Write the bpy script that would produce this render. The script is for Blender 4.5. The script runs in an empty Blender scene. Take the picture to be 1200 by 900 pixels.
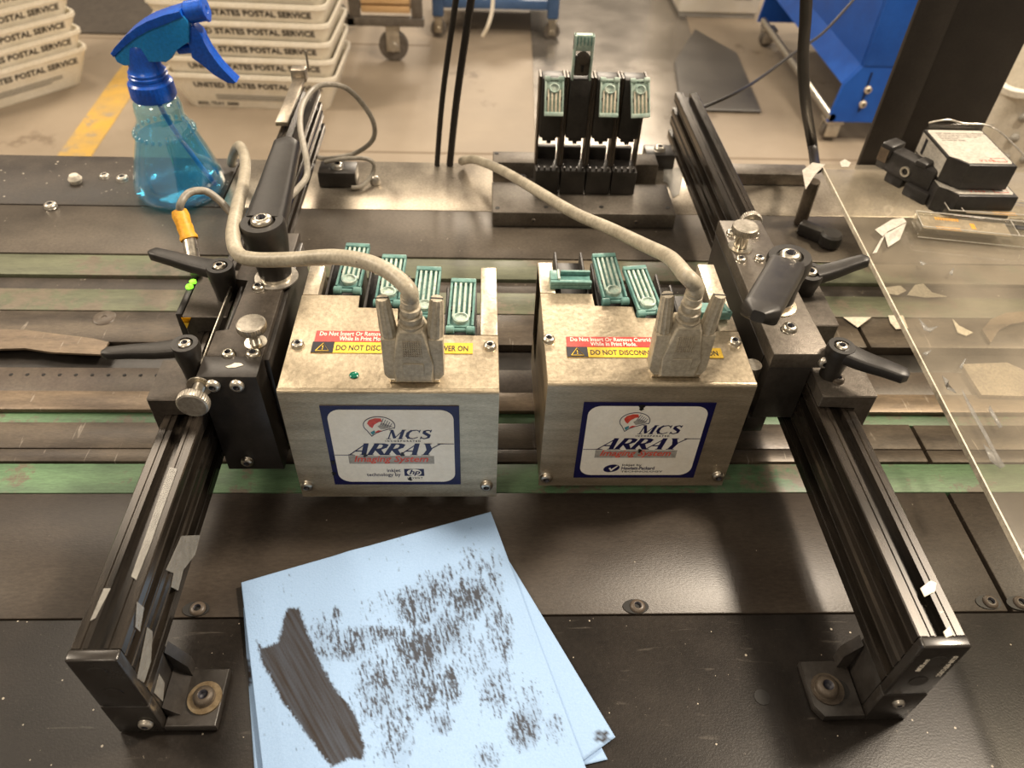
import bpy, bmesh, math, random
from mathutils import Vector as V, Matrix, noise, Euler
random.seed(4)
PI=math.pi
S=bpy.context.scene; C=S.collection
# ---------------- camera, world, lamps, exposure ----------------
FPX=907.0; CZ=0.40
yv=V((-34,891,-907)).normalized(); zv=V((43,926,907)); zv=(zv-yv*zv.dot(yv)).normalized(); xv=yv.cross(zv)
RM=Matrix((xv,yv,zv))                      # camera axes -> world axes
cd=bpy.data.cameras.new('camera'); cam=bpy.data.objects.new('camera',cd); C.objects.link(cam)
cd.sensor_width=36; cd.sensor_fit='HORIZONTAL'; cd.lens=36*FPX/1200; cd.clip_start=.01; cd.clip_end=60
cam.matrix_world=Matrix.Translation((0,0,CZ)) @ RM.to_4x4()
cd.dof.use_dof=True; cd.dof.focus_distance=.44; cd.dof.aperture_fstop=13
S.camera=cam
w=bpy.data.worlds.new('hall_light'); S.world=w; w.use_nodes=True
w.node_tree.nodes['Background'].inputs[0].default_value=(1,.84,.66,1)
w.node_tree.nodes['Background'].inputs[1].default_value=.22
def lamp(name,loc,aim,sx,sy,power,col=(1,.85,.67)):
    l=bpy.data.lights.new(name,'AREA'); l.shape='RECTANGLE'; l.size=sx; l.size_y=sy; l.energy=power; l.color=col
    o=bpy.data.objects.new(name,l); C.objects.link(o); o.location=loc
    o.rotation_euler=(V(aim)-V(loc)).to_track_quat('-Z','Y').to_euler(); return o
lamp('ceiling_and_fill_lamp',(1.5,.80,2.0),(.1,.35,0),.24,.24,58)
lamp('ceiling_and_fill_lamp',(2.35,1.5,3.0),(2.2,1.4,0),1.3,1.1,75)  # large soft panel added to put a sheen on the front plate
lamp('ceiling_and_fill_lamp',(-3.2,1.2,2.6),(-.1,.35,0),.5,.8,80)
lamp('ceiling_and_fill_lamp',(0,.3,3.2),(0,.5,0),2.2,1.0,9)  # unseen soft overhead, added as general fill
lamp('ceiling_and_fill_lamp',(-.5,3.0,2.5),(-.1,.4,0),.5,.5,3.5)
lamp('ceiling_and_fill_lamp',(-1.0,-1.3,2.3),(0,.35,0),.6,.6,16)  # fill added behind the camera to brighten the print head fronts
lamp('ceiling_and_fill_lamp',(.9,8.5,3.2),(.3,3,-.8),2.2,.8,260)
lamp('ceiling_and_fill_lamp',(-1.8,3.4,3.2),(-.8,2.6,-.8),1.6,1.2,50)  # unseen light added to brighten the floor behind the table
vs=S.view_settings; vs.view_transform='Standard'; vs.look='None'; vs.gamma=1; vs.use_curve_mapping=False; vs.exposure=0.42

# ---------------- helpers ----------------
def at(px,py,z=0.):
    d=RM@V((px-600,450-py,-FPX)); return V((0,0,CZ))+d*((z-CZ)/d.z)
def atY(px,py,Y):
    d=RM@V((px-600,450-py,-FPX)); return V((0,0,CZ))+d*(Y/d.y)
W={}
def thing(name,label,cat,loc=(0,0,0),rz=0,group=None):
    o=bpy.data.objects.new(name,None); C.objects.link(o); o.empty_display_size=.01
    o.location=loc; o.rotation_euler=(0,0,rz); W[o]=Matrix.Translation(loc)@Matrix.Rotation(rz,4,'Z')
    o['label']=label; o['category']=cat
    if group: o['group']=group
    return o
def tag(o,label,cat,group=None):
    o['label']=label; o['category']=cat
    if group: o['group']=group
    return o
def obj(name,bm,m,parent=None,label=None,smooth=35,stuff=False):
    """bm is in world coordinates"""
    me=bpy.data.meshes.new(name)
    if parent is not None: bm.transform(W[parent].inverted())
    bmesh.ops.recalc_face_normals(bm,faces=bm.faces) if not stuff else None
    if smooth:
        for f in bm.faces: f.smooth=True
        for e in bm.edges:
            if len(e.link_faces)!=2 or e.calc_face_angle(9)>math.radians(smooth): e.smooth=False
    bm.to_mesh(me); bm.free(); me.materials.append(m)
    o=bpy.data.objects.new(name,me); C.objects.link(o)
    if parent is not None: o.parent=parent; W[o]=W[parent]
    else: W[o]=Matrix()
    if label: o['label']=label
    if stuff: o['kind']='stuff'
    return o
def struct(o): o['kind']='structure'; return o
def inst(name,src,M,parent,label=None):
    """share src's mesh; M = world matrix"""
    me=src.data if hasattr(src,'data') else src
    o=bpy.data.objects.new(name,me); C.objects.link(o); W[o]=M
    if parent is not None: o.parent=parent; o.matrix_local=W[parent].inverted()@M
    else: o.matrix_world=M
    if label: o['label']=label
    return o
def nb(): return bmesh.new()
def T(x,y,z): return Matrix.Translation((x,y,z))
def R(a,ax): return Matrix.Rotation(a,4,ax)
def frame(o,z,x=(1,0,0)):
    z=V(z).normalized(); x=V(x); x=(x-z*x.dot(z))
    if x.length<1e-4: x=V((0,1,0)); x=x-z*x.dot(z)
    x.normalize(); y=z.cross(x)
    M=Matrix((x,y,z)).transposed().to_4x4(); M.translation=V(o); return M
def box(bm,x0,x1,y0,y1,z0,z1,bev=.0006,M=None,seg=2):
    g=bmesh.ops.create_cube(bm,size=1)['verts']
    for v in g: v.co=V(((x0+x1)/2+v.co.x*(x1-x0),(y0+y1)/2+v.co.y*(y1-y0),(z0+z1)/2+v.co.z*(z1-z0)))
    if bev:
        es=list({e for v in g for e in v.link_edges})
        r=bmesh.ops.bevel(bm,geom=es,offset=bev,segments=seg,affect='EDGES',profile=.5)
        g=list({v for f in r['faces'] for v in f.verts})
    if M is not None:
        for v in g: v.co=M@v.co
    return bm
def prism(bm,pts,h0,h1,M=None,bev=0,seg=1):
    """pts 2D loop in local XY, extruded z h0..h1"""
    a=[bm.verts.new((p[0],p[1],h0)) for p in pts]; b=[bm.verts.new((p[0],p[1],h1)) for p in pts]
    n=len(pts); fs=[bm.faces.new(a[::-1]),bm.faces.new(b)]
    for i in range(n): fs.append(bm.faces.new((a[i],a[(i+1)%n],b[(i+1)%n],b[i])))
    g=a+b
    if bev:
        es=list({e for f in fs[:2] for e in f.edges})
        r=bmesh.ops.bevel(bm,geom=es,offset=bev,segments=seg,affect='EDGES',profile=.5)
        s=set(v for v in g if v.is_valid)
        for f in r['faces']:
            for v in f.verts: s.add(v)
        g=list(s)
    if M is not None:
        for v in g: v.co=M@v.co
    return bm
def lathe(bm,prof,M=None,seg=24,fn=None):
    """prof list of (r,z)"""
    rings=[]
    for r,z in prof:
        if r<1e-6:
            rings.append([bm.verts.new((0,0,z))]); continue
        ring=[]
        for i in range(seg):
            a=2*PI*i/seg; k=fn(a,z,r) if fn else 1
            ring.append(bm.verts.new((r*k*math.cos(a),r*k*math.sin(a),z)))
        rings.append(ring)
    for A,B in zip(rings,rings[1:]):
        for i in range(seg):
            j=(i+1)%seg
            if len(A)==1 and len(B)==1: continue
            if len(A)==1: bm.faces.new((A[0],B[i],B[j]))
            elif len(B)==1: bm.faces.new((A[i],A[j],B[0]))
            else: bm.faces.new((A[i],A[j],B[j],B[i]))
    if M is not None:
        for r in rings:
            for v in r: v.co=M@v.co
    return bm
def cyl(bm,r,z0,z1,M=None,seg=24,r2=None,bev=0):
    r2=r if r2 is None else r2
    b=bev
    pr=[(0,z0),(r-b,z0)]+([(r,z0+b)] if b else [])+([(r2,z1-b)] if b else [])+[(r2-b,z1),(0,z1)]
    if not b: pr=[(0,z0),(r,z0),(r2,z1),(0,z1)]
    return lathe(bm,pr,M,seg)
def smooth_path(pts,n=8):
    P=[V(p) for p in pts]; out=[]
    for i in range(len(P)-1):
        p0=P[max(i-1,0)];p1=P[i];p2=P[i+1];p3=P[min(i+2,len(P)-1)]
        for k in range(n):
            t=k/n
            out.append(.5*((2*p1)+(p2-p0)*t+(2*p0-5*p1+4*p2-p3)*t*t+(3*p1-p0-3*p2+p3)*t**3))
    out.append(P[-1]); return out
def tube(bm,pts,r,seg=12,n=8,sm=True,cap=True,flat=1):
    P=smooth_path(pts,n) if sm else [V(p) for p in pts]
    rf=r if callable(r) else (lambda t:r)
    t0=(P[1]-P[0]).normalized(); up=V((0,0,1)) if abs(t0.z)<.9 else V((1,0,0))
    a=t0.cross(up).normalized(); prev=None
    for i,p in enumerate(P):
        t=(P[min(i+1,len(P)-1)]-P[max(i-1,0)]).normalized()
        a=(a-t*a.dot(t)).normalized(); b=t.cross(a); rr=rf(i/(len(P)-1))
        ring=[bm.verts.new(p+a*math.cos(2*PI*k/seg)*rr+b*math.sin(2*PI*k/seg)*rr*flat) for k in range(seg)]
        if prev:
            for k in range(seg): bm.faces.new((prev[k],prev[(k+1)%seg],ring[(k+1)%seg],ring[k]))
        elif cap: bm.faces.new(ring[::-1])
        prev=ring
    if cap: bm.faces.new(prev)
    return bm
def text(s,size,M,extr=.00005,bold=0,shear=0,align='LEFT',sx=1,bm=None,fit=None):
    c=bpy.data.curves.new('t','FONT'); c.body=s; c.size=size; c.extrude=extr; c.offset=bold; c.shear=shear; c.align_x=align; c.resolution_u=2
    o=bpy.data.objects.new('t',c); me=bpy.data.meshes.new_from_object(o)
    bm=bm or nb(); n0=len(bm.verts); bm.from_mesh(me); bm.verts.ensure_lookup_table()
    if fit:
        xs=[v.co.x for v in bm.verts[n0:]]; sx=fit/(max(xs)-min(xs))
    MM=M@Matrix.Diagonal((sx,1,1,1))
    for v in bm.verts[n0:]: v.co=MM@v.co
    bpy.data.objects.remove(o); bpy.data.curves.remove(c); bpy.data.meshes.remove(me); return bm

# ---------------- materials ----------------
def mat(name,c1,c2=None,rough=.5,rough2=None,metal=0,scale=60,bump=0,bscale=None,stretch=(1,1,1),spots=None,spotscale=40,spotth=.68,coat=0,spec=.5,alpha=1,trans=0,ior=1.45,emit=0,mix=(.35,.65),detail=6,grit=.22,gscale=420,dust=0,dscale=170,scratch=0,scrs=(400,8,8)):
    m=bpy.data.materials.new(name); m.use_nodes=True; nt=m.node_tree; N=nt.nodes; L=nt.links
    b=N['Principled BSDF']
    def s(k,v):
        if k in b.inputs: b.inputs[k].default_value=v
    c2=c2 or c1
    tc=N.new('ShaderNodeTexCoord'); mp=N.new('ShaderNodeMapping'); mp.inputs['Scale'].default_value=stretch
    L.new(tc.outputs['Object'],mp.inputs[0])
    nz=N.new('ShaderNodeTexNoise'); nz.inputs['Scale'].default_value=scale; nz.inputs['Detail'].default_value=detail; nz.inputs['Roughness'].default_value=.6
    L.new(mp.outputs[0],nz.inputs['Vector'])
    mr=N.new('ShaderNodeMapRange'); mr.inputs[1].default_value=mix[0]; mr.inputs[2].default_value=mix[1]
    L.new(nz.outputs[0],mr.inputs[0])
    mx=N.new('ShaderNodeMix'); mx.data_type='RGBA'; mx.inputs[6].default_value=(*c1,1); mx.inputs[7].default_value=(*c2,1)
    L.new(mr.outputs[0],mx.inputs[0]); out=mx.outputs[2]
    if spots:
        n2=N.new('ShaderNodeTexNoise'); n2.inputs['Scale'].default_value=spotscale; n2.inputs['Detail'].default_value=8; n2.inputs['Roughness'].default_value=.75
        L.new(tc.outputs['Object'],n2.inputs['Vector'])
        r2=N.new('ShaderNodeMapRange'); r2.inputs[1].default_value=spotth; r2.inputs[2].default_value=spotth+.05; L.new(n2.outputs[0],r2.inputs[0])
        m2=N.new('ShaderNodeMix'); m2.data_type='RGBA'; m2.inputs[7].default_value=(*spots,1); L.new(r2.outputs[0],m2.inputs[0]); L.new(out,m2.inputs[6]); out=m2.outputs[2]
    if scratch:
        mp3=N.new('ShaderNodeMapping'); mp3.inputs['Scale'].default_value=scrs; mp3.inputs['Rotation'].default_value=(0,0,.5)
        L.new(tc.outputs['Object'],mp3.inputs[0]); n3=N.new('ShaderNodeTexNoise'); n3.inputs['Scale'].default_value=1; n3.inputs['Detail'].default_value=4; n3.inputs['Distortion'].default_value=.6
        L.new(mp3.outputs[0],n3.inputs['Vector']); r3=N.new('ShaderNodeMapRange'); r3.inputs[1].default_value=.66; r3.inputs[2].default_value=.72; r3.inputs[4].default_value=scratch
        L.new(n3.outputs[0],r3.inputs[0]); m3=N.new('ShaderNodeMix'); m3.data_type='RGBA'; m3.inputs[7].default_value=(.45,.4,.34,1)
        L.new(r3.outputs[0],m3.inputs[0]); L.new(out,m3.inputs[6]); out=m3.outputs[2]
    if grit:
        gn=N.new('ShaderNodeTexNoise'); gn.inputs['Scale'].default_value=gscale; gn.inputs['Detail'].default_value=5; gn.inputs['Roughness'].default_value=.7
        L.new(mp.outputs[0],gn.inputs['Vector']); gr=N.new('ShaderNodeMapRange'); gr.inputs[1].default_value=.3; gr.inputs[2].default_value=.7; gr.inputs[3].default_value=1-grit*1.3; gr.inputs[4].default_value=1+grit
        L.new(gn.outputs[0],gr.inputs[0]); gm=N.new('ShaderNodeVectorMath'); gm.operation='SCALE'; L.new(out,gm.inputs[0]); L.new(gr.outputs[0],gm.inputs[3]); out=gm.outputs[0]
    if dust:
        vo=N.new('ShaderNodeTexVoronoi'); vo.inputs['Scale'].default_value=dscale; L.new(tc.outputs['Object'],vo.inputs['Vector'])
        sc=N.new('ShaderNodeSeparateColor'); L.new(vo.outputs['Color'],sc.inputs[0])
        ra=N.new('ShaderNodeMath'); ra.operation='MULTIPLY_ADD'; ra.inputs[1].default_value=.55; ra.inputs[2].default_value=-.55*(1-dust); L.new(sc.outputs[0],ra.inputs[0])
        lt=N.new('ShaderNodeMath'); lt.operation='LESS_THAN'; L.new(vo.outputs['Distance'],lt.inputs[0]); L.new(ra.outputs[0],lt.inputs[1])
        dm=N.new('ShaderNodeMix'); dm.data_type='RGBA'; dm.inputs[7].default_value=(.36,.32,.26,1); L.new(lt.outputs[0],dm.inputs[0]); L.new(out,dm.inputs[6]); out=dm.outputs[2]
    L.new(out,b.inputs['Base Color'])
    s('Metallic',metal); s('Coat Weight',coat); s('Specular IOR Level',spec); s('Alpha',alpha); s('Transmission Weight',trans); s('IOR',ior)
    if rough2 is not None:
        rr=N.new('ShaderNodeMapRange'); rr.inputs[3].default_value=rough; rr.inputs[4].default_value=rough2
        L.new(nz.outputs[0],rr.inputs[0]); L.new(rr.outputs[0],b.inputs['Roughness'])
    else: s('Roughness',rough)
    if bump:
        nb_=N.new('ShaderNodeTexNoise'); nb_.inputs['Scale'].default_value=bscale or scale*4; nb_.inputs['Detail'].default_value=4
        L.new(mp.outputs[0],nb_.inputs['Vector']); bp=N.new('ShaderNodeBump'); bp.inputs['Strength'].default_value=bump; bp.inputs['Distance'].default_value=.0006
        L.new(nb_.outputs[0],bp.inputs['Height']); L.new(bp.outputs[0],b.inputs['Normal'])
    if emit: s('Emission Color',(*c1,1)); s('Emission Strength',emit)
    return m
M_={}
M_['front']=mat('dusty_black_plate',(.009,.0075,.0065),(.022,.018,.015),.27,.40,dust=.25,dscale=190,spec=.38,scale=14,spots=(.34,.3,.24),spotscale=420,spotth=.66,bump=.12,bscale=900,scratch=.06,scrs=(40,300,8))
M_['middle']=mat('worn_brown_plate',(.030,.023,.018),(.055,.044,.034),.26,.45,dust=.12,spec=.35,scale=11,stretch=(.5,1.4,1),spots=(.34,.3,.24),spotscale=420,spotth=.67,bump=.12,bscale=900)
M_['strip']=mat('worn_metal_strip',(.04,.031,.024),(.11,.087,.063),.28,.5,metal=.25,scale=22,stretch=(.6,2.2,1),bump=.2,bscale=500,scratch=.35,scrs=(300,30,8))
M_['tanstrip']=mat('scuffed_tan_strip',(.12,.09,.065),(.24,.18,.12),.3,.5,metal=.3,scale=28,stretch=(.5,2,1),bump=.2,scratch=.5,scrs=(300,40,8))
M_['dark']=mat('black_gap',(.008,.007,.006),rough=.6)
M_['holes']=mat('perforated_bar',(.07,.052,.04),(.1,.08,.06),.35,.5,scale=30)
M_['belt']=mat('green_belt',(.05,.10,.05),(.12,.22,.11),.35,.6,scale=16,stretch=(.5,3,1),spots=(.12,.1,.07),spotscale=14,spotth=.52,bump=.1,bscale=700)
M_['beltdim']=mat('dusty_green_belt',(.08,.085,.055),(.145,.155,.095),.35,.6,scale=18,stretch=(.4,3,1),spots=(.15,.125,.09),spotscale=10,spotth=.5)
M_['rear']=mat('scuffed_grey_plate',(.06,.05,.04),(.12,.10,.078),.3,.5,dust=.2,metal=.35,scale=9,stretch=(.8,1.2,1),spots=(.33,.28,.22),spotscale=150,spotth=.72,bump=.1)
M_['rearblack']=mat('grimy_black_bar',dust=.35,c1=(.028,.022,.018),c2=(.06,.048,.037),rough=.35,rough2=.6,scale=25,spots=(.3,.26,.2),spotscale=110,spotth=.64,bump=.25,bscale=300)
M_['steelpl']=mat('bare_steel_plate',(.36,.31,.25),(.5,.44,.35),.22,.42,metal=.8,scale=25,bump=.12,bscale=300,spots=(.25,.2,.14),spotscale=40,spotth=.7)
M_['anod']=mat('black_anodised',(.017,.015,.013),(.035,.03,.026),.28,.42,scale=40,spec=.6,bump=.08,bscale=600)
M_['rail']=mat('black_rail_extrusion',(.012,.010,.008),(.045,.036,.028),.14,.26,metal=.35,scale=60,stretch=(1,.15,1),spec=.7,spots=(.3,.25,.18),spotscale=90,spotth=.67)
M_['greyplate']=mat('bead_blasted_dark_plate',(.10,.085,.07),(.17,.15,.125),.33,.5,metal=.55,scale=30,bump=.25,bscale=1500)
M_['lplate']=mat('worn_black_top_plate',(.05,.042,.035),(.095,.08,.065),.3,.5,metal=.5,scale=30,bump=.2,bscale=1500,spots=(.4,.35,.28),spotscale=130,spotth=.68)
M_['plastic']=mat('black_lever_plastic',(.013,.011,.0095),(.022,.019,.016),.38,.5,scale=80,bump=.12,bscale=2500,spec=.6)
M_['cap']=mat('glossy_black_cap',(.02,.017,.015),(.03,.026,.022),.2,.32,scale=40,spec=.6)
M_['brushed']=mat('brushed_stainless',(.40,.335,.24),(.60,.51,.37),.32,.48,metal=.80,scale=22,stretch=(1,.8,6),bump=.5,bscale=260,spots=(.12,.09,.06),spotscale=55,spotth=.68)
M_['bright']=mat('bright_ground_steel',(.72,.62,.47),(.85,.75,.6),.28,.42,metal=.75,scale=150,bump=.3,bscale=500)
M_['chrome']=mat('shiny_nickel',(.52,.48,.40),(.66,.61,.52),.22,.38,metal=1,scale=200)
M_['satin']=mat('satin_steel',(.34,.31,.26),(.46,.42,.36),.38,.5,metal=.8,scale=150)
M_['brass']=mat('yellowed_washer',(.26,.19,.11),(.40,.32,.21),.3,.5,metal=.8,scale=150)
M_['teal']=mat('teal_plastic',(.09,.21,.195),(.17,.32,.285),.3,.45,scale=90,spec=.5)
M_['tealight']=mat('worn_pale_teal_ribs',(.30,.43,.38),(.56,.62,.53),.3,.45,scale=240)
M_['tealdusty']=mat('dusty_pale_teal',(.27,.38,.33),(.42,.50,.43),.4,.5,scale=150)
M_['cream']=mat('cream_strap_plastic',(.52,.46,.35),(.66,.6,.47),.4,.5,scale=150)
M_['beige']=mat('beige_connector_plastic',(.36,.315,.235),(.47,.415,.315),.4,.55,scale=70,bump=.15,bscale=900,spots=(.06,.05,.04),spotscale=70,spotth=.68)
M_['cable']=mat('beige_cable_jacket',(.29,.255,.19),(.43,.385,.295),.35,.5,scale=50,stretch=(1,1,1),spots=(.13,.105,.075),spotscale=75,spotth=.66)
M_['greycable']=mat('grey_cable_jacket',(.22,.2,.165),(.32,.29,.24),.35,.5,scale=60)
M_['blackcable']=mat('black_cable_jacket',(.018,.015,.013),rough=.4)
M_['navy']=mat('navy_print',(.006,.006,.06),rough=.32,spots=(.05,.05,.06),spotscale=200,spotth=.67)
M_['label']=mat('ivory_badge_face',(.82,.77,.66),(.88,.84,.74),.3,.4,grit=.05,scale=60,spots=(.35,.28,.2),spotscale=100,spotth=.68)
M_['black']=mat('black_print_and_socket_shade',(.012,.012,.02),rough=.5)
M_['ink']=mat('dry_black_ink',(.01,.009,.008),rough=.35)
M_['redprint']=mat('red_print',(.62,.05,.03),(.7,.09,.05),.4,scale=300)
M_['redlabel']=mat('red_warning_sticker',(.52,.045,.04),(.62,.07,.06),.3,.4,scale=100)
M_['yellow']=mat('yellow_warning_sticker',(.75,.47,.03),(.82,.55,.06),.3,.4,scale=100)
M_['greyprint']=mat('grey_print',(.36,.34,.3),rough=.5)
M_['whiteprint']=mat('white_print',(.8,.74,.64),rough=.5)
M_['cyanprint']=mat('teal_print',(.05,.25,.3),rough=.5)
M_['led']=mat('lit_green_led',(.25,.9,.04),rough=.3,emit=1.2)
M_['greenlens']=mat('dark_green_lens',(.0,.12,.07),rough=.15)
M_['orange']=mat('orange_rubber',(.72,.33,.02),(.82,.42,.04),.45,.55,scale=150,bump=.3,bscale=500)
M_['tape']=mat('dirty_clear_tape',(.26,.25,.23),(.36,.35,.32),.15,.25,grit=.04,scale=200,alpha=.5)
M_['paper']=mat('white_paper_scrap',(.72,.66,.55),rough=.7)
M_['concrete']=mat('worn_concrete',(.25,.20,.145),(.36,.295,.22),.45,.7,scale=2.2,bump=.15,bscale=60,detail=9,spots=(.2,.155,.11),spotscale=3,spotth=.6,mix=(.3,.7))
M_['floorpaint']=mat('worn_yellow_floor_paint',(.62,.38,.07),(.45,.31,.12),.5,.7,scale=9,spots=(.35,.28,.19),spotscale=18,spotth=.56)
M_['rubbermat']=mat('black_floor_mat',(.055,.045,.036),(.08,.066,.052),.5,.7,scale=60,bump=.5,bscale=150)
M_['greymat']=mat('glossy_grey_floor_sheet',(.2,.18,.155),(.3,.27,.235),.14,.3,metal=.6,scale=4,spots=(.45,.4,.33),spotscale=5,spotth=.68)
M_['tray']=mat('ivory_corrugated_plastic',(.82,.76,.63),(.88,.83,.72),.4,.5,scale=20)
M_['traytext']=mat('black_tray_print',(.045,.04,.035),rough=.6)
M_['blue']=mat('blue_powder_coat',(.008,.075,.38),(.012,.10,.47),.32,.45,scale=12)
M_['bluegrey']=mat('dull_blue_paint',(.04,.09,.2),(.07,.13,.26),.4,.5,scale=12)
M_['zinc']=mat('zinc_plate',(.5,.46,.4),(.66,.62,.54),.25,.4,metal=.8,scale=60)
M_['tyre']=mat('grey_caster_tyre',(.1,.085,.07),(.15,.13,.11),.5,scale=40)
M_['wood']=mat('pale_wood',(.5,.31,.14),(.66,.44,.23),.5,.7,scale=30,stretch=(.3,3,3))
M_['wipe']=None
M_['basket']=mat('white_basket_plastic',(.62,.57,.47),(.72,.67,.57),.35,.5,scale=30,bump=.6,bscale=25)
M_['column']=mat('matt_black_brown_paint',(.016,.012,.010),(.024,.019,.015),.4,.55,scale=30)
M_['cartblack']=mat('matt_black_cartridge',(.018,.016,.015),(.032,.029,.026),.35,.5,scale=60)
M_['cartlabel']=mat('white_cartridge_label',(.42,.39,.34),(.5,.47,.41),.35,.4,scale=60)
M_['gold']=mat('gold_contact',(.85,.38,.04),(.9,.48,.08),.35,metal=0,grit=.05,scale=200)
M_['circuit']=mat('grey_flex_circuit',(.28,.23,.17),(.38,.32,.24),.3,.4,scale=80)
def clear(name,tint,gloss=.12,haze=.06,hcol=(.6,.55,.47),rough=.08,hscale=12,hth=(.45,.75)):
    m=bpy.data.materials.new(name); m.use_nodes=True; nt=m.node_tree; N=nt.nodes; L=nt.links; N.clear()
    o=N.new('ShaderNodeOutputMaterial'); tr=N.new('ShaderNodeBsdfTransparent'); tr.inputs[0].default_value=(*tint,1)
    gl=N.new('ShaderNodeBsdfGlossy'); gl.inputs['Roughness'].default_value=rough; gl.inputs[0].default_value=(1,1,1,1)
    df=N.new('ShaderNodeBsdfDiffuse'); df.inputs[0].default_value=(*hcol,1)
    tc=N.new('ShaderNodeTexCoord'); nz=N.new('ShaderNodeTexNoise'); nz.inputs['Scale'].default_value=hscale; nz.inputs['Detail'].default_value=8
    L.new(tc.outputs['Object'],nz.inputs['Vector']); mr=N.new('ShaderNodeMapRange'); mr.inputs[1].default_value=hth[0]; mr.inputs[2].default_value=hth[1]; mr.inputs[3].default_value=haze*.5; mr.inputs[4].default_value=haze*2
    L.new(nz.outputs[0],mr.inputs[0]); a=N.new('ShaderNodeMixShader'); L.new(mr.outputs[0],a.inputs[0]); L.new(tr.outputs[0],a.inputs[1]); L.new(df.outputs[0],a.inputs[2])
    fr=N.new('ShaderNodeFresnel'); fr.inputs[0].default_value=1.5; ad=N.new('ShaderNodeMath'); ad.operation='MULTIPLY_ADD'; ad.inputs[1].default_value=1.0; ad.inputs[2].default_value=gloss*.3; gb=N.new('ShaderNodeNewGeometry'); fm=N.new('ShaderNodeMath'); fm.operation='MULTIPLY_ADD'; fm.inputs[1].default_value=-1; fm.inputs[2].default_value=1; L.new(gb.outputs['Backfacing'],fm.inputs[0]); f2=N.new('ShaderNodeMath'); f2.operation='MULTIPLY'; L.new(fr.outputs[0],f2.inputs[0]); L.new(fm.outputs[0],f2.inputs[1]); L.new(f2.outputs[0],ad.inputs[0])
    g=N.new('ShaderNodeMixShader'); L.new(ad.outputs[0],g.inputs[0]); L.new(a.outputs[0],g.inputs[1]); L.new(gl.outputs[0],g.inputs[2]); L.new(g.outputs[0],o.inputs[0]); return m
M_['acrylic']=clear('scuffed_clear_acrylic',(.93,.92,.88),.1,.13,(.55,.48,.38),.10,9,(.4,.7))
M_['acryledge']=mat('frosted_acrylic_edge',(.42,.37,.29),(.62,.56,.45),.3,.5,scale=120)
M_['clearpl']=clear('clear_clip_plastic',(.97,.97,.95),.15,.004,(.75,.72,.65),.05,60)
M_['bottle']=clear('blue_tinted_bottle',(.66,.91,.985),.6,.08,(.2,.65,.92),.04,30)
M_['liquid']=clear('blue_cleaning_liquid',(.60,.87,.96),.1,.12,(.06,.55,.92),.05,30)
M_['blueplastic']=mat('translucent_blue_plastic',(.005,.075,.50),(.008,.115,.62),.22,.3,scale=30,spec=.6)
M_['bluelight']=mat('lighter_blue_plastic',(.01,.22,.62),(.015,.28,.70),.25,.3,scale=30,spec=.6)

# shared small meshes ------------------------------------------------------
def screw_mesh():
    bm=nb(); lathe(bm,[(0,0),(1,0),(1,.28),(.93,.5),(.75,.66),(.52,.72),(.45,.72),(.42,.25),(0,.22)],seg=18)
    for f in bm.faces:
        c=f.calc_center_median()
        if .2<c.z<.6 and math.hypot(c.x,c.y)<.45: f.material_index=1  # socket faces coloured dark, shade painted into the recess
    me=bpy.data.meshes.new('screw'); [setattr(f,'smooth',True) for f in bm.faces]; bm.to_mesh(me); bm.free(); return me
SCR=screw_mesh()
def recess_mesh():      # washer head with dark socket
    bm=nb(); lathe(bm,[(0,.02),(.42,.02),(.46,.5),(.6,.62),(1,.3),(1.05,0),(0,0)],seg=20)
    me=bpy.data.meshes.new('s2'); bm.to_mesh(me); bm.free(); return me
def screw(parent,p,r=.0035,nrm=(0,0,1),m='chrome',name='screw',label=None):
    key=m
    if key not in SCM:
        me=SCR.copy(); me.name='screw'; me.materials.append(M_[m]); me.materials.append(M_['black']); SCM[key]=me
    M=frame(p,nrm)@Matrix.Scale(r,4)
    o=inst(name,SCM[key],M,parent,label); 
    return o
SCM={};SOC={}
def thumb_screw(parent,base,nrm,L,rh,hh,rs,name='thumb_screw',rib=False):
    M=frame(base,nrm); bm=nb()
    lathe(bm,[(0,L),(rh*.88,L),(rh*.97,L-hh*.12),(rh,L-hh*.3),(rh,L-hh*.8),(rh*.95,L-hh),(rs,L-hh)],M,72,lambda a,z,r:1+(.035 if (int(round(a*72/(2*PI)))%2) else 0)*(1 if r>rh*.9 else 0))
    o=obj(name,bm,M_['satin'],parent,smooth=30)
    bm=nb(); n=int((L-hh)/.0011); pr=[(0,0)]
    if rib: lathe(bm,[(0,0),(rs,0),(rs,L-hh)],M,36,lambda a,z,r:1+.1*math.cos(9*a))
    else:
        for i in range(n): z=i*(L-hh)/n; pr+= [(rs*.82,z),(rs,z+(L-hh)/n*.5)]
        lathe(bm,pr+[(rs*.8,L-hh)],M,18)
    obj('threaded_shank' if not rib else 'ribbed_shank',bm,M_['chrome'],o)
    bm=nb(); lathe(bm,[(rs*1.1,0),(rs*2,0),(rs*2,.0009),(rs*1.1,.0009)],M,24); obj('washer',bm,M_['chrome'],o)
    return o
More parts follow.
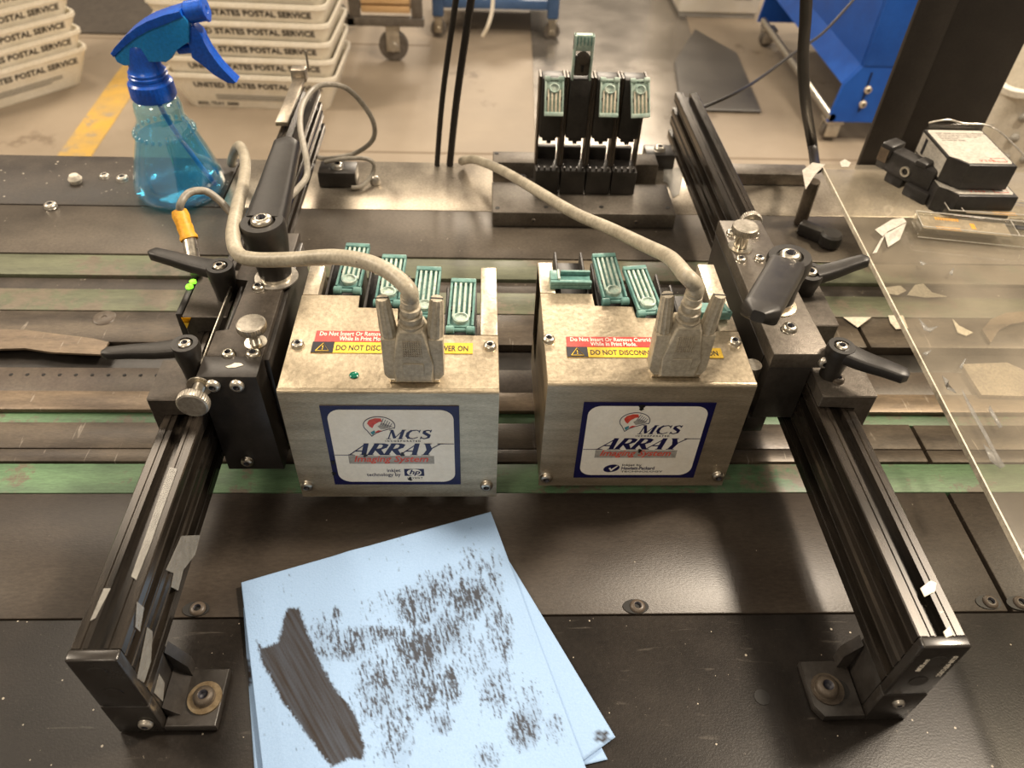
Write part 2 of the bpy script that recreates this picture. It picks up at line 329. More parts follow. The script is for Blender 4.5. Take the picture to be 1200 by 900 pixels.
def lever(parent,base,top,tip,rb,rt,w0,w1,th,m='plastic',name='clamp_lever',fat=False):
    """hub from base up to top, arm from top to tip"""
    base,top,tip=V(base),V(top),V(tip); h=(top-base).length; M=frame(base,top-base); bm=nb()
    lathe(bm,[(0,0),(rb*.75,0),(rb*.8,h*.25),(rb*.92,h*.55),(rt,h*.8),(rt,h*.94),(rt*.93,h),(rt*.6,h),(rt*.6,h-.002),(0,h-.002)],M,28)
    # arm: loft of rounded sections
    d=tip-top; L=d.length; dn=d.normalized(); side=dn.cross(V((0,0,1))).normalized(); up=side.cross(dn)
    secs=[]; K=14
    for i in range(K+1):
        t=i/K; c=top+dn*(rt*.35+(L-rt*.35)*t)-up*th*.5
        ww=w0+(w1-w0)*min(1,t*1.15); tt=th*(1-.25*t)
        if t>.93: e=math.sqrt(max(0,1-((t-.93)/.07)**2)); ww*=.35+.65*e; tt*=.6+.4*e
        if t<.12: ww*=1.0
        dip=0 if fat else -.0006*math.sin(PI*min(1,t*1.6))
        ring=[]
        for k in range(16):
            a=2*PI*k/16; ca,sa=math.cos(a),math.sin(a)
            sx=math.copysign(abs(ca)**.45,ca); sy=math.copysign(abs(sa)**.45,sa)
            ring.append(bm.verts.new(c+side*sx*ww/2+up*(sy*tt/2+dip)))
        secs.append(ring)
    bm.faces.new(secs[0]); bm.faces.new(secs[-1][::-1])
    for A,B in zip(secs,secs[1:]):
        for k in range(16): bm.faces.new((A[k],A[(k+1)%16],B[(k+1)%16],B[k]))
    o=obj(name,bm,M_[m],parent,smooth=40)
    screw(o,top-(top-base).normalized()*.002,rt*.5,top-base,'chrome')
    return o

# ================= STRUCTURE =================
F=-.80
bm=nb(); box(bm,-6,7,-2,12,F-.1,F,0); fl=struct(obj('floor',bm,M_['concrete'],smooth=0))
bm=nb(); prism(bm,[(-1.275,1.9),(-1.175,1.9),(-1.21,2.9),(-1.22,3.6),(-1.31,3.6),(-1.31,2.8)],F,F+.0015); 
obj('painted_line',bm,M_['floorpaint'],fl)
# joints between floor slabs
bm=nb(); box(bm,-.6,2.2,2.26,2.268,F,F+.001,0); box(bm,-4,-.2,3.13,3.138,F,F+.001,0); obj('slab_joint',bm,mat('joint_filler',(.2,.15,.1),rough=.8),fl)
t=tag(obj('floor_mat',prism(nb(),[(-3.2,3.17),(-1.30,3.17),(-1.42,3.62),(-1.0,5.2),(-3.2,5.2)],F,F+.008,bev=.002),M_['rubbermat']),'black brown rubber floor mat behind the left stack of postal trays','mat')
t=tag(obj('floor_sheet',prism(nb(),[(.15,1.4),(.60,1.4),(.685,2.60),(.86,3.1),(.99,4.6),(.24,4.6),(.20,3.0)],F,F+.004,bev=.001),M_['greymat']),'glossy grey sheet on the floor beyond the cartridge dock','floor sheet')
t=tag(obj('floor_mat',prism(nb(),[(.70,2.59),(.985,2.585),(1.02,3.1),(.90,3.35),(.75,3.0)],F+.004,F+.014,bev=.003),mat('worn_black_mat',(.06,.055,.05),(.09,.082,.072),.3,.45,scale=8)),'black trapezoid rubber mat on the floor left of the blue bin','mat')

# ================= MACHINE BED =================
bed=thing('conveyor_bed','dark worn steel conveyor table with green belts running across','conveyor')
XL,XR=-1.05,1.05
def yr(y,x=100): return at(x,y,0).y
def slab(name,m,y0,y1,z0,z1,x0=XL,x1=XR,bev=.0008,label=None):
    return obj(name,box(nb(),x0,x1,y0,y1,z0,z1,bev),m,bed,label)
Yfm=.2205; B1a,B1b=.3085,.3325; 
y_b2a,y_b2b=yr(493),yr(481); y_ta=yr(459); y_pa=yr(430); y_ra=yr(400); y_b3a,y_b3b=yr(362),yr(337); y_b4a=yr(320.5); y_b4b=yr(297); y_rp=yr(241); y_far=.735
slab('under_frame',M_['dark'],-.25,y_far-.004,-.14,-.0115,bev=0)
slab('front_plate',M_['front'],-.25,Yfm-.0004,-.011,0)
slab('middle_plate',M_['middle'],Yfm+.0004,B1a-.0012,-.011,0,x1=.3085)
slab('middle_plate',M_['middle'],Yfm+.0004,B1a-.0012,-.011,-.0004,x0=.3115)
slab('belt',M_['belt'],B1a,B1b,-.011,-.0012,bev=.0005,label='wide bright green belt nearest the front')
ym=yr(525)
for a,b in ((B1b+.0012,ym-.0003),(ym+.0003,y_b2a-.001)):
    slab('cross_strip',M_['strip'],a,b,-.011,-.0002,x1=.3085); slab('cross_strip',M_['strip'],a,b,-.011,-.0008,x0=.3115)
slab('belt',M_['belt'],y_b2a,y_b2b+.006,-.011,-.0028,bev=.0005,label='narrow bright green belt')
slab('cross_strip',M_['tanstrip'],y_b2b,y_ta,-.0025,.0012,label='scuffed tan strip')
pb=slab('perforated_bar',M_['holes'],y_ta+.0004,y_pa,-.011,-.0004)
bm=nb(); yh=yr(439); dx=(at(119,439).x-at(100,439).x)
for i in range(70):
    x=XL+.03+i*dx
    if x<XR: cyl(bm,.0014,-.0006,-.0002,T(x,yh,0),10)
obj('hole_row',bm,M_['dark'],pb,stuff=True)
slab('plate_step',M_['anod'],y_pa+.001,y_ra,-.011,-.008)
slab('cross_plate',M_['strip'],y_ra+.0003,y_b3a-.0018,-.011,-.0006,x1=.3085); slab('cross_plate',M_['strip'],y_ra+.0003,y_b3a-.0018,-.011,-.0006,x0=.3115)
slab('belt',M_['beltdim'],y_b3a,y_b3b,-.011,-.0012,bev=.0005,label='dusty olive green belt')
slab('plate_step',M_['rearblack'],y_b3b+.0005,y_b4a-.001,-.011,-.004)
slab('belt',M_['beltdim'],y_b4a,y_b4b,-.011,-.0012,bev=.0005,label='dusty olive green belt farthest from the front')
slab('rear_plate',M_['rear'],y_b4b+.0006,y_rp,-.011,0)
slab('rear_bar',M_['rearblack'],y_rp+.0005,y_far,-.011,.0006,x1=-.245,label='grimy black rear bar')
slab('steel_strip',M_['steelpl'],y_rp+.0005,y_far,-.011,0,x0=-.244)
# warped strip lying in the gap at the left
bm=nb(); pa=[(-2,387),(30,387),(70,392),(110,397),(128,401),(120,416),(60,413),(30,408),(-2,409)]
prism(bm,[tuple(at(x,y,.0008).xy) for x,y in [(-60,384)]+pa[1:8]+[(-60,411)]],-.0006,.0012,bev=.0003); obj('warped_strip',bm,M_['tanstrip'],bed,'bent tan strip lying in the gap')
# flush screws of the bed
for px,py in ((232,714),(747,711),(1160,706),(1196,707)):
    p=at(px,py,0); o=obj('screw_hole',lathe(nb(),[(0,-.0001),(.0075,-.0001),(.0075,.0002),(0,.0002)],T(p.x-.001,p.y,.0003)@Matrix.Diagonal((1,.62,1,1)),20),M_['dark'],bed); screw(bed,(p.x,p.y,-.0012),.0046,m='holes')
for px,py,r in ((122,372,.011),(60,243,.006),(123,208,.005),(144,211,.006),(893,817,.004)):
    p=at(px,py,0)
    if px==893: obj('drilled_hole',cyl(nb(),.0042,0,.0003,T(p.x,p.y,0),16),M_['dark'],bed); continue
    screw(bed,(p.x,p.y,.0004),r*.95,m='zinc') if px!=122 else obj('flat_screw',lathe(nb(),[(0,-.0002),(.0018,-.0002),(.0022,.0004),(.0075,.0004),(.0088,-.0003),(.0092,-.001)],T(p.x,p.y,0),28),M_['holes'],bed,'wide flat worn screw')
p=at(88,210,.004); tag(obj('round_bead',lathe(nb(),[(0,0),(.005,0),(.0065,.004),(.004,.008),(0,.009)],T(p.x,p.y,.0006),16),M_['paper']),'small round pale stopper on the black rear bar left of the spray bottle','stopper')

# ================= RAILS =================
def rail_profile(w,h,z0):
    """outer loop of a slotted extrusion, x from 0..w, z from z0..h, slots on top (1) and sides (2)"""
    p=[]; s=.0034; d=.005
    cx=w/2
    p+=[(0,z0),(cx-s,z0),(cx-s,z0+d),(cx+s,z0+d),(cx+s,z0),(w,z0)]
    H=h-z0
    for c in (z0+H*.25,z0+H*.75):
        p+=[(w,c-s-.0022),(w-.0007,c-s-.0019),(w-.0007,c-s-.0010),(w,c-s-.0007),(w,c-s),(w-d,c-s),(w-d,c+s),(w,c+s),(w,c+s+.0007),(w-.0007,c+s+.001),(w-.0007,c+s+.0019),(w,c+s+.0022)]
        if c<z0+H*.5: p+=[(w,z0+H*.5-.0016),(w-.0012,z0+H*.5),(w,z0+H*.5+.0016)]
    p+=[(w,h-.0006),(w-.0006,h),(cx+s+.0035,h),(cx+s+.0031,h-.0006),(cx+s+.0022,h-.0006),(cx+s+.0018,h),(cx+s,h),(cx+s,h-d),(cx-s,h-d),(cx-s,h),(cx-s-.0018,h),(cx-s-.0022,h-.0006),(cx-s-.0031,h-.0006),(cx-s-.0035,h),(.0006,h),(0,h-.0006)]
    for c in (z0+H*.75,z0+H*.25):
        p+=[(0,c+s+.0022),(.0007,c+s+.0019),(.0007,c+s+.0010),(0,c+s+.0007),(0,c+s),(d,c+s),(d,c-s),(0,c-s),(0,c-s-.0007),(.0007,c-s-.001),(.0007,c-s-.0019),(0,c-s-.0022)]
        if c>z0+H*.5: p+=[(0,z0+H*.5+.0016),(.0012,z0+H*.5),(0,z0+H*.5-.0016)]
    return p
def build_rail(label,x0,w,ya,yb,ztop,rz,mirror):
    t=thing('slotted_rail',label,'rail',(x0,ya,0),rz,'pair of support rails')
    Wm=W[t]
    bm=nb(); pr=rail_profile(w,ztop,.032)
    prism(bm,[(x,z) for x,z in pr],0,-(yb-ya),Wm@T(0,.002,0)@R(PI/2,'X'))
    obj('extrusion',bm,M_['rail'],t,smooth=0)
    # end cap with foot
    bm=nb(); box(bm,-.0004,w+.0004,-.004,.0018,.030,ztop+.0006,.0012,Wm,3)
    box(bm,-.0004,w+.0004,-.0042,.0018,.0004,.0297,.0008,Wm)
    cap=obj('end_cap',bm,M_['cap'],t)
    bm=nb(); fx0,fx1=(w+.0006,w+.026) if not mirror else (-.026,-.0006)
    a,b=(fx0,fx1)
    c=.004
    pts=[(a,-.004),(b,-.004),(b,.026),(a,.026)]
    if mirror: pts=[(a+c,-.004),(b,-.004),(b,.026),(a,.026),(a,c-.002)]
    prism(bm,pts,.0004,.006,Wm,bev=.0008,seg=2)
    if not mirror: prism(bm,[(w+.0006,.0),(w+.0075,.0),(w+.0006,.009)],-.026,-.0018,Wm@R(PI/2,'X')@T(0,.006,0))
    box(bm,0,w,.002,.026,.0004,.0315,.0008,Wm)
    if mirror: 
        prism(bm,[(-.0006,0),(-.007,0),(-.007,.012),(-.0006,.024)],-.028,-.022,Wm@R(PI/2,'X')@T(0,.006,0))
    else:
        prism(bm,[(w+.0006,0),(w+.008,0),(w+.008,.010),(w+.0006,.026)],-.028,-.022,Wm@R(PI/2,'X')@T(0,.006,0))
    ft=obj('foot_bracket',bm,M_['anod'],t)
    cx=(a+b)/2+(.004 if not mirror else -.003); q=Wm@V((cx,.010,.006))
    wr=.0085
    ws=obj('washer',lathe(nb(),[(.003,0),(wr,0),(wr,.0013),(.003,.0013)],T(*q),28),M_['brass' if not mirror else 'strip'],t)
    if not mirror:
        screw(t,q+V((0,0,.0013)),.0055,m='strip')
    else:
        obj('slot_hole',lathe(nb(),[(0,0),(.0042,0),(.0042,.0004),(0,.0004)],T(*(q+V((.0075,.0,.0))))@Matrix.Diagonal((1,1.2,1,1)),16),M_['dark'],t)
        screw(t,q+V((-.001,0,.0013)),.0062,m='strip')
    return t,Wm
railL,WL=build_rail('left black slotted aluminium rail with a brass coloured washer on its foot',-.1775,.022,.1625,.735,.0758,-.0008,False)
railR,WR=build_rail('right black slotted aluminium rail with white lettering on its end cap',.2000,.0222,.1635,.735,.0785,.0165,True)
# cap lettering (reads upwards) and cap dimples
def capM(Wm,x,z): return Wm@T(x,-.00425,z)@R(PI/2,'X')@R(PI/2,'Z')
for n,(s,x,z,sz) in enumerate((('8020.net',.0070,.0560,.0034),('25S/2450-8020',.0195,.0500,.0034))):
    obj('lettering',text(s,sz,capM(WR,x,z),.0001,.00005),M_['whiteprint'],railR)
for Wm,rl in ((WL,railL),(WR,railR)):
    for z in (.066,.045):
        obj('cap_button',cyl(nb(),.0046,-.0006,.0001,Wm@T(.011,-.0042,z)@R(PI/2,'X')@R(0,'Z'),24,bev=.0002),M_['cap'],rl)
screw(railL,WL@V((.016,-.0043,.012)),.0035,(0,-1,0),'zinc'); screw(railR,WR@V((.010,-.0043,.022)),.003,(0,-1,0),'zinc')
# tape remnants on rails
def tape(parent,pts,off,label=None,m='tape'):
    off=V(off); o2=off*.35; bm=nb(); A=[bm.verts.new(V(q)+off) for q in pts]; B=[bm.verts.new(V(q)+o2) for q in pts]
    bm.faces.new(A); bm.faces.new(B[::-1]); n=len(A)
    for i in range(n): bm.faces.new((A[i],A[(i+1)%n],B[(i+1)%n],B[i]))
    return obj('tape_remnant',bm,M_[m],parent,label,smooth=0)
xs=-.1553
def onx(px,py,X=xs):
    d=RM@V((px-600,450-py,-FPX)); return V((0,0,CZ))+d*(X/d.x)
tape(railL,[onx(*q) for q in ((212,628),(234,627),(228,650),(214,668),(208,692),(200,688),(203,672),(194,668))],(.0004,0,0))
tape(railL,[onx(*q) for q in ((172,735),(178,740),(176,775),(168,800),(160,795))],(.0004,0,0))
tape(railL,[onx(*q) for q in ((186,790),(192,800),(190,822),(180,812))],(.0004,0,0))
tape(railL,[onx(*q) for q in ((160,705),(168,712),(163,740),(158,735))],(.0004,0,0))
tape(railL,[at(x,y,.0758) for x,y in ((199,548),(208,550),(190,600),(176,640),(160,680),(154,676),(172,625))],(0,0,.0005))
tape(railL,[at(x,y,.0758) for x,y in ((122,690),(130,690),(112,725),(106,728))],(0,0,.0005))
tape(railR,[at(x,y,.0785) for x,y in ((1078,690),(1090,681),(1097,684),(1095,694),(1083,700))],(0,0,.0006),'white paper scrap stuck on the rail','paper')
tape(railR,[at(x,y,.0785) for x,y in ((1105,741),(1112,735),(1116,745),(1108,748))],(0,0,.0006),None,'paper')
# far end of left rail: steel stop bar and small bracket
p=at(345,130,.0785); 
bm=nb(); box(bm,-.0055,.0055,-.05,.045,0,.004,.0006,T(-.1745,.70,.0785)); sb=obj('steel_stop_bar',bm,M_['steelpl'],railL)
bm=nb(); box(bm,-.010,.004,0,.012,0,.012,.0008,T(-.172,.742,.078)); cyl(bm,.0011,0,.018,T(-.1655,.748,.088),8); obj('end_stop',bm,M_['steelpl'],railL)
def far_foot(par,px,py,w_):
    p=at(px,py,.0); box_=nb(); box(box_,p.x-w_/2,p.x+w_/2,p.y-.012,p.y+.012,.0003,.016,.001)
    o=obj('rear_foot',box_,M_['anod'],par); screw(par,(p.x,p.y,.016),.006,m='zinc')
far_foot(railL,398,213,.036); far_foot(railR,770,192,.030)

# ================= CARRIAGES =================
def clamp_block(par,x0,x1,y0,y1,z0,z1,rx,rz,side,m='lplate'):
    # saddle over the rail
    bm=nb(); loop=[(x0,z0),(rx,z0),(rx,rz),(x1,rz),(x1,z1),(x0,z1)] if side<0 else [(x0,rz),(rx,rz),(rx,z0),(x1,z0),(x1,z1),(x0,z1)]
    prism(bm,loop,-y0,-y1,R(PI/2,'X'),bev=.0006); 
    return obj('rail_clamp',bm,M_[m],par)
carL=thing('rail_carriage','black carriage on the left rail with two slim levers and one big upright lever','carriage',(-.139,.309,.019))
zt=.100
# top plate with notch
n0,n1=at(267,330,zt),at(247,387,zt)
y0,y1=.3265,.4515; xa,xb=-.1545,-.1225
bm=nb(); prism(bm,[(xa,y0),(xb,y0),(xb,y1),(xa+.002,y1),(xa,n0.y+.002),(xa+.0095,n0.y+.002),(xa+.0085,n1.y),(xa,n1.y)],.088,zt,bev=.0008,seg=2)
obj('top_plate',bm,M_['lplate'],carL)
obj('slot_floor',box(nb(),xa+.001,xa+.009,n1.y,n0.y+.002,.0875,.092,0),M_['rail'],carL)
bm=nb(); cyl(bm,.0022,0,n0.y-n1.y,frame((xa+.0048,n1.y,.0945),(0,1,0)),14); obj('slot_rod',bm,M_['anod'],carL)
bm=nb(); box(bm,xa-.0012,xa-.0002,y0-.006,n0.y+.004,.0955,zt+.0004,.0003); obj('edge_strip',bm,M_['chrome'],carL,'bright polished edge strip')
# front plate + body
bm=nb(); prism(bm,[(-.1546,.101),(-.1222,.101),(-.1205,.0215),(-.1546,.0215)],-.309,-.3262,R(PI/2,'X'),bev=.0009,seg=2); obj('front_plate',bm,M_['anod'],carL)
obj('body_block',box(nb(),-.1535,-.1235,.3266,.45,.024,.0876,.001),M_['anod'],carL)
bm=nb(); prism(bm,[(.3266,.024),(.45,.024),(.45,.0876),(.3266,.0876)],-.1232,-.1185,R(PI/2,'Z')@R(PI/2,'X')@Matrix.Identity(4)); bm.free()
obj('side_plate',box(nb(),-.1232,-.1195,.3275,.445,.0225,.097,.001),M_['anod'],carL)
for px,py in ((303,336),(268,414),(297,414)): p=at(px,py+2,zt); screw(carL,p,.0040)
for px,py in ((250,451),(278,451),(290,540)):
    p=atY(px,py,.3088); screw(carL,p,.0040 if py<500 else .0037,(0,-1,0),'zinc' if py<500 else 'chrome')
p=at(300,402,zt); thumb_screw(carL,p,(0,0,1),.0155,.0082,.0050,.0032)
p=atY(234,452,.3088); thumb_screw(carL,p,(0,-1,0),.016,.0085,.0055,.0034)
p0=at(276,427,zt); obj('paint_chip',prism(nb(),[(-.0045,0),(-.002,.0012),(0,.003),(.0035,.0025),(.005,.0012),(.001,-.0008),(-.003,-.0012)],0,.0002,T(p0.x,p0.y-.003,.1011)),M_['paper'],carL)
# big upright lever
b=V((-.1285,.4008,zt)); tp=atY(305,259,b.y)
obj('lever_collar',lathe(nb(),[(.007,0),(.0135,0),(.0135,.001),(.0095,.0014),(.0095,.006),(.007,.006)],T(*b),32),M_['zinc'],carL)
tipw=at(336,154,.158)
lever(carL,b+V((0,0,.004)),V((b.x-.0015,b.y,tp.z)),tipw,.0135,.0135,.024,.017,.014,name='big_clamp_lever')
# clamp blocks with slim levers
clamp_block(carL,-.1838,-.1565,.304,.337,.05,.088,-.1780,.0764,-1)
clamp_block(carL,-.1838,-.1565,at(217,371,.088).y,at(240,316,.088).y,.05,.088,-.1780,.0764,-1)
def hubtop(px,py,z): return at(px,py,z)
pv=hubtop(216,402,.112); lever(carL,(pv.x,pv.y-.000,.088),pv,at(117,409,.114),.0075,.0078,.0115,.0070,.0066)
pv=hubtop(257,311,.112); lever(carL,(pv.x-.0005,pv.y,.088),pv,at(173,290,.114),.0085,.0085,.0130,.0085,.0080)
# right carriage
carR=thing('rail_carriage','grey topped carriage on the right rail with a fat black lever leaning forwards','carriage',(.186,.326,.03),.012)
zr=.105
q=[at(*c,zr) for c in ((842,258),(890,258),(977,415),(907,415))]
bm=nb(); prism(bm,[(q[3].x,q[3].y),(q[2].x-.001,q[3].y),(q[1].x+.001,q[1].y),(q[0].x,q[0].y)],.094,zr,bev=.0008,seg=2); obj('top_plate',bm,M_['greyplate'],carR)
bm=nb(); prism(bm,[(q[3].x+.0003,q[3].y+.012),(q[3].x+.006,q[3].y+.012),(q[0].x+.006,q[0].y),(q[0].x+.0003,q[0].y)],.028,.0936,bev=.0006); obj('side_plate',bm,M_['anod'],carR)
bm=nb(); box(bm,.1785,.1942,.345,.462,.034,.0936,.001); obj('body_block',bm,M_['anod'],carR)
bm=nb(); box(bm,.1705,.1965,.3275,.3445,.05,.0936,.001); obj('front_bracket',bm,M_['anod'],carR)
bm=nb(); box(bm,.1575,.1675,.3285,.341,.036,.052,.0008); box(bm,.1685,.181,.3285,.3442,.036,.0495,.0008); obj('mount_bar',bm,M_['anod'],carR)
bm=nb(); p=at(905,440,.09); cyl(bm,.0050,.0525,.0932,T(p.x-.0105,p.y+.006,0),24); obj('steel_pin',bm,M_['chrome'],carR)
for px,py in ((857,272),(884,273),(868,303),(890,302),(925,384)): screw(carR,at(px,py+2,zr),.0036 if py<350 else .0046)
screw(carR,atY(966,424,q[3].y),.0038,(0,-1,0),'zinc')
p=at(867,290,zr); thumb_screw(carR,p,(0,0,1),.0175,.0085,.0052,.0040,rib=True)
p=at(884,254,zr); bk=V((p.x,q[0].y,.098)); thumb_screw(carR,bk,(0,1,0),.012,.008,.005,.0034)
clamp_block(carR,.1980,.2305,.3085,.339,.048,.0885,.2206,.0795,1,'greyplate')
clamp_block(carR,.1985,.2290,.372,.43,.048,.0885,.2200,.0795,1,'greyplate')
for ch in (2,): pass
screw(carR,(.211,.322,.0885),.004,m='strip')
pv=hubtop(987,405,.112); lever(carR,(pv.x,pv.y,.0885),pv,at(1068,436,.113),.0078,.0080,.0140,.0095,.0085)
pv=hubtop(951,318,.108); lever(carR,(pv.x+.002,pv.y+.004,.0885),pv,at(1019,298,.118),.0085,.0085,.0125,.0085,.0085)
b=at(911,358,zr); tp=atY(926,300,b.y); 
obj('lever_collar',lathe(nb(),[(.007,0),(.0115,0),(.0115,.001),(.009,.0014),(.009,.005),(.007,.005)],T(*b),32),M_['bright'],carR)
lever(carR,b+V((0,0,.003)),V((tp.x,b.y,tp.z)),at(893,357,.168),.0115,.0130,.0215,.0195,.013,name='big_clamp_lever',fat=True)

# ================= PRINT HEADS =================
def glyph(bm,ch,x,M,H,sh=.28,wt=1.0):
    """serif italic capitals from thick and thin strokes; returns advance (units of H)"""
    G={'A':(1.0,[(.08,0,.56,1,.07),(.56,1,.82,0,.2),(.24,.34,.72,.34,.07)],[(0,.26,0),(.62,1.0,0)]),
       'R':(.95,[(.22,0,.22,1,.2),(.2,.96,.55,.96,.08),(.55,.96,.72,.86,.14),(.72,.88,.72,.64,.2),(.72,.64,.55,.5,.12),(.2,.5,.55,.5,.08),(.45,.5,.86,0,.2)],[(.05,.42,0),(.05,.3,1),(.78,1.0,0)]),
       'Y':(.95,[(.18,1,.5,.48,.2),(.88,1,.5,.46,.07),(.5,.5,.5,0,.2)],[(.3,.72,0),(0,.38,1),(.7,1.02,1)]),
       'M':(1.15,[(.18,0,.18,1,.07),(.2,1,.56,.1,.17),(.56,.08,.93,1,.06),(.93,1,.93,0,.18)],[(.04,.34,0),(.76,1.1,0),(.04,.2,1),(.93,1.1,1)]),
       'C':(.95,[(.85,.82,.6,.97,.07),(.6,.97,.32,.9,.1),(.32,.92,.15,.68,.16),(.15,.7,.15,.32,.19),(.15,.34,.32,.08,.16),(.32,.1,.58,.03,.1),(.58,.03,.86,.2,.07),(.84,1,.84,.7,.06)],[]),
       'S':(.75,[(.6,.84,.4,.97,.08),(.4,.97,.2,.86,.12),(.2,.88,.2,.66,.16),(.2,.68,.6,.38,.2),(.6,.4,.6,.14,.16),(.6,.16,.38,.03,.12),(.38,.03,.14,.16,.08),(.6,1,.6,.74,.06),(.13,.28,.13,0,.06)],[])}
    adv,st,sf=G[ch]
    def quad(x0,y0,x1,y1,w,z):
        d=V((x1-x0,y1-y0,0)); L_=d.length or 1; n=V((-d.y,d.x,0))/L_*w/2; e=d/L_*w*.12
        a=V((x0,y0,0))-e; b=V((x1,y1,0))+e
        vs=[]
        for c in (a+n,a-n,b-n,b+n):
            c.y=min(1,max(0,c.y)); vs.append(bm.verts.new(M@V((x+(c.x+sh*c.y)*H,c.y*H,z))))
        bm.faces.new(vs)
    for i,(x0,y0,x1,y1,w_) in enumerate(st):
        if abs(x1-x0)<.01 or True:
            quad(x0,y0,x1,y1,w_*wt,.00002*i)
    for a,b,y in sf:
        yy=.03 if y==0 else .97; quad(a,yy,b,yy,.06,.0001)
    return adv*H
def rrect(w,h,r,n=6,x0=0,y0=0):
    out=[]
    for cx,cy,a0 in ((w-r,h-r,0),(r,h-r,90),(r,r,180),(w-r,r,270)):
        for i in range(n+1):
            a=math.radians(a0+90*i/n); out.append((x0+cx+r*math.cos(a),y0+cy+r*math.sin(a)))
    return out
def badge(par,xl,xr,zb,zt_,Y,variant):
    w_,h_=xr-xl,zt_-zb
    M=T(xl,Y,zb)@R(PI/2,'X')          # local x right, y up, z towards camera
    bd=obj('name_badge',prism(nb(),[(0,0),(w_,0),(w_,h_),(0,h_)],0,.0004,M,bev=.0001),M_['navy'],par)
    L=lambda z:M@T(0,0,z)
    obj('badge_face',prism(nb(),rrect(w_*.915,h_*.915,h_*.11,6,w_*.0425,h_*.0425),.0004,.0005,M),M_['label'],bd)
    Z=.0006
    def ln(x0,x1,y,t=.0002): return box(nb(),x0*w_,x1*w_,y*h_-t,y*h_+t,Z,Z+.0001,0,M)
    obj('rule_line',ln(.045,.20,.405),M_['navy'],bd); obj('rule_line',ln(.83,.955,.55),M_['navy'],bd)
    # ARRAY
    H=h_*.15; x=w_*.155; bm=nb()
    k=(w_*.62)/(4.4*H+.0)
    MM=L(Z)@T(w_*.145,h_*.405,0)@Matrix.Diagonal((k*1.02,1,1,1)); x=0
    for ch in 'ARRAY':
        x+=glyph(bm,ch,x,MM,H,.50,1.35)*.92
    obj('lettering',bm,M_['navy'],bd,smooth=0)
    # MCS
    bm=nb(); H=h_*.115; MM=L(Z)@T(w_*.445,h_*.61,0)@Matrix.Diagonal((1.12,1,1,1)); x=0
    for ch in 'MCS': x+=glyph(bm,ch,x,MM,H,.28,1.15)
    obj('lettering',bm,M_['navy'],bd,smooth=0)
    obj('lettering',text('I N C O R P O R A T E D',h_*.028,L(Z)@T(w_*.44,h_*.575,0),.00002,.00006,fit=w_*.265),M_['black'],bd)
    obj('grey_band',box(nb(),w_*.145,w_*.80,h_*.290,h_*.393,.0005,.00058,0,M@Matrix.Shear('XY',4,(.0,.0)) if False else M),M_['greyprint'],bd)
    obj('lettering',text('Imaging System',h_*.11,L(Z)@T(w_*.18,h_*.318,0),.00002,.00011,.3,fit=w_*.57),M_['redprint'],bd)
    # crest
    cx,cy=w_*.41,h_*.775; a_,b_=w_*.115,h_*.105
    bm=nb(); pts=[]
    for i in range(30):
        a=math.radians(-20+ (235)*i/29); pts.append((cx+a_*math.cos(a),cy+b_*math.sin(a)))
    ring=[M@V((p[0],p[1],Z)) for p in pts]+[M@V((cx-a_*.55,cy-b_*1.25,Z)),]
    tube(bm,ring,.00022,6,1,sm=False); tube(bm,[M@V((cx+a_*.95,cy-b_*.25,Z)),M@V((cx+a_*.4,cy-b_*.5,Z)),M@V((cx-a_*.2,cy-b_*.85,Z)),M@V((cx-a_*.55,cy-b_*1.25,Z))],.0002,6,4)
    obj('crest_outline',bm,M_['navy'],bd)
    prs=[(-.75,.25),(-.6,.6),(-.2,.82),(.15,.8),(.22,.45),(.0,.4),(-.3,.1),(-.45,-.3),(-.62,-.1)]
    obj('crest_shape',prism(nb(),[(cx+x*a_,cy+y*b_) for x,y in prs],Z,Z+.00005,M),M_['redprint'],bd)
    obj('crest_shape',prism(nb(),[(cx+x*a_,cy+y*b_) for x,y in [(-.35,-.8),(-.1,-.55),(.15,-.6),(-.1,-.85)]],Z,Z+.00005,M),M_['redprint'],bd)
    obj('crest_shape',prism(nb(),[(cx+x*a_,cy+y*b_) for x,y in [(-.62,-.8),(-.35,-.55),(-.3,-.8),(-.5,-1.1)]],Z,Z+.00005,M),M_['cyanprint'],bd)
    obj('crest_shape',prism(nb(),[(cx+x*a_,cy+y*b_) for x,y in [(-.1,-.1),(.25,.3),(.85,-.1),(.5,-.35),(.1,-.45)]],Z,Z+.00005,M),M_['greyprint'],bd)
    bm=nb()
    for i in range(5):
        x0=.2+i*.13; tube(bm,[M@V((cx+(x0+.12)*a_,cy+(.78-i*.13)*b_,Z)),M@V((cx+(x0-.1)*a_,cy+(.1-i*.09)*b_,Z))],.00016,5,1,sm=False)
    obj('crest_stripes',bm,M_['navy'],bd)
    if variant=='logo':
        bm=nb(); text('inkjet',h_*.062,L(Z)@T(w_*.425,h_*.180,0),.00002,.00005,0,bm=bm,fit=w_*.105); text('technology by',h_*.062,L(Z)@T(w_*.265,h_*.122,0),.00002,.00005,0,bm=bm,fit=w_*.265)
        obj('lettering',bm,M_['navy'],bd)
        obj('logo_box',box(nb(),w_*.56,w_*.715,h_*.125,h_*.220,Z-.0001,Z,0,M),M_['navy'],bd)
        bm=nb(); lathe(bm,[(0,0),(h_*.047,0)],L(Z+.0001)@T(w_*.6375,h_*.1725,0)@Matrix.Diagonal((1.35,1,1,1)),28); obj('logo_oval',bm,M_['label'],bd,smooth=0)
        obj('lettering',text('hp',h_*.085,L(Z+.00015)@T(w_*.6375,h_*.152,0),.00002,.00015,.3,'CENTER',1.1),M_['navy'],bd)
        obj('lettering',text('I N V E N T',h_*.026,L(Z)@T(w_*.58,h_*.088,0),.00002,.00005,fit=w_*.12),M_['black'],bd)
    else:
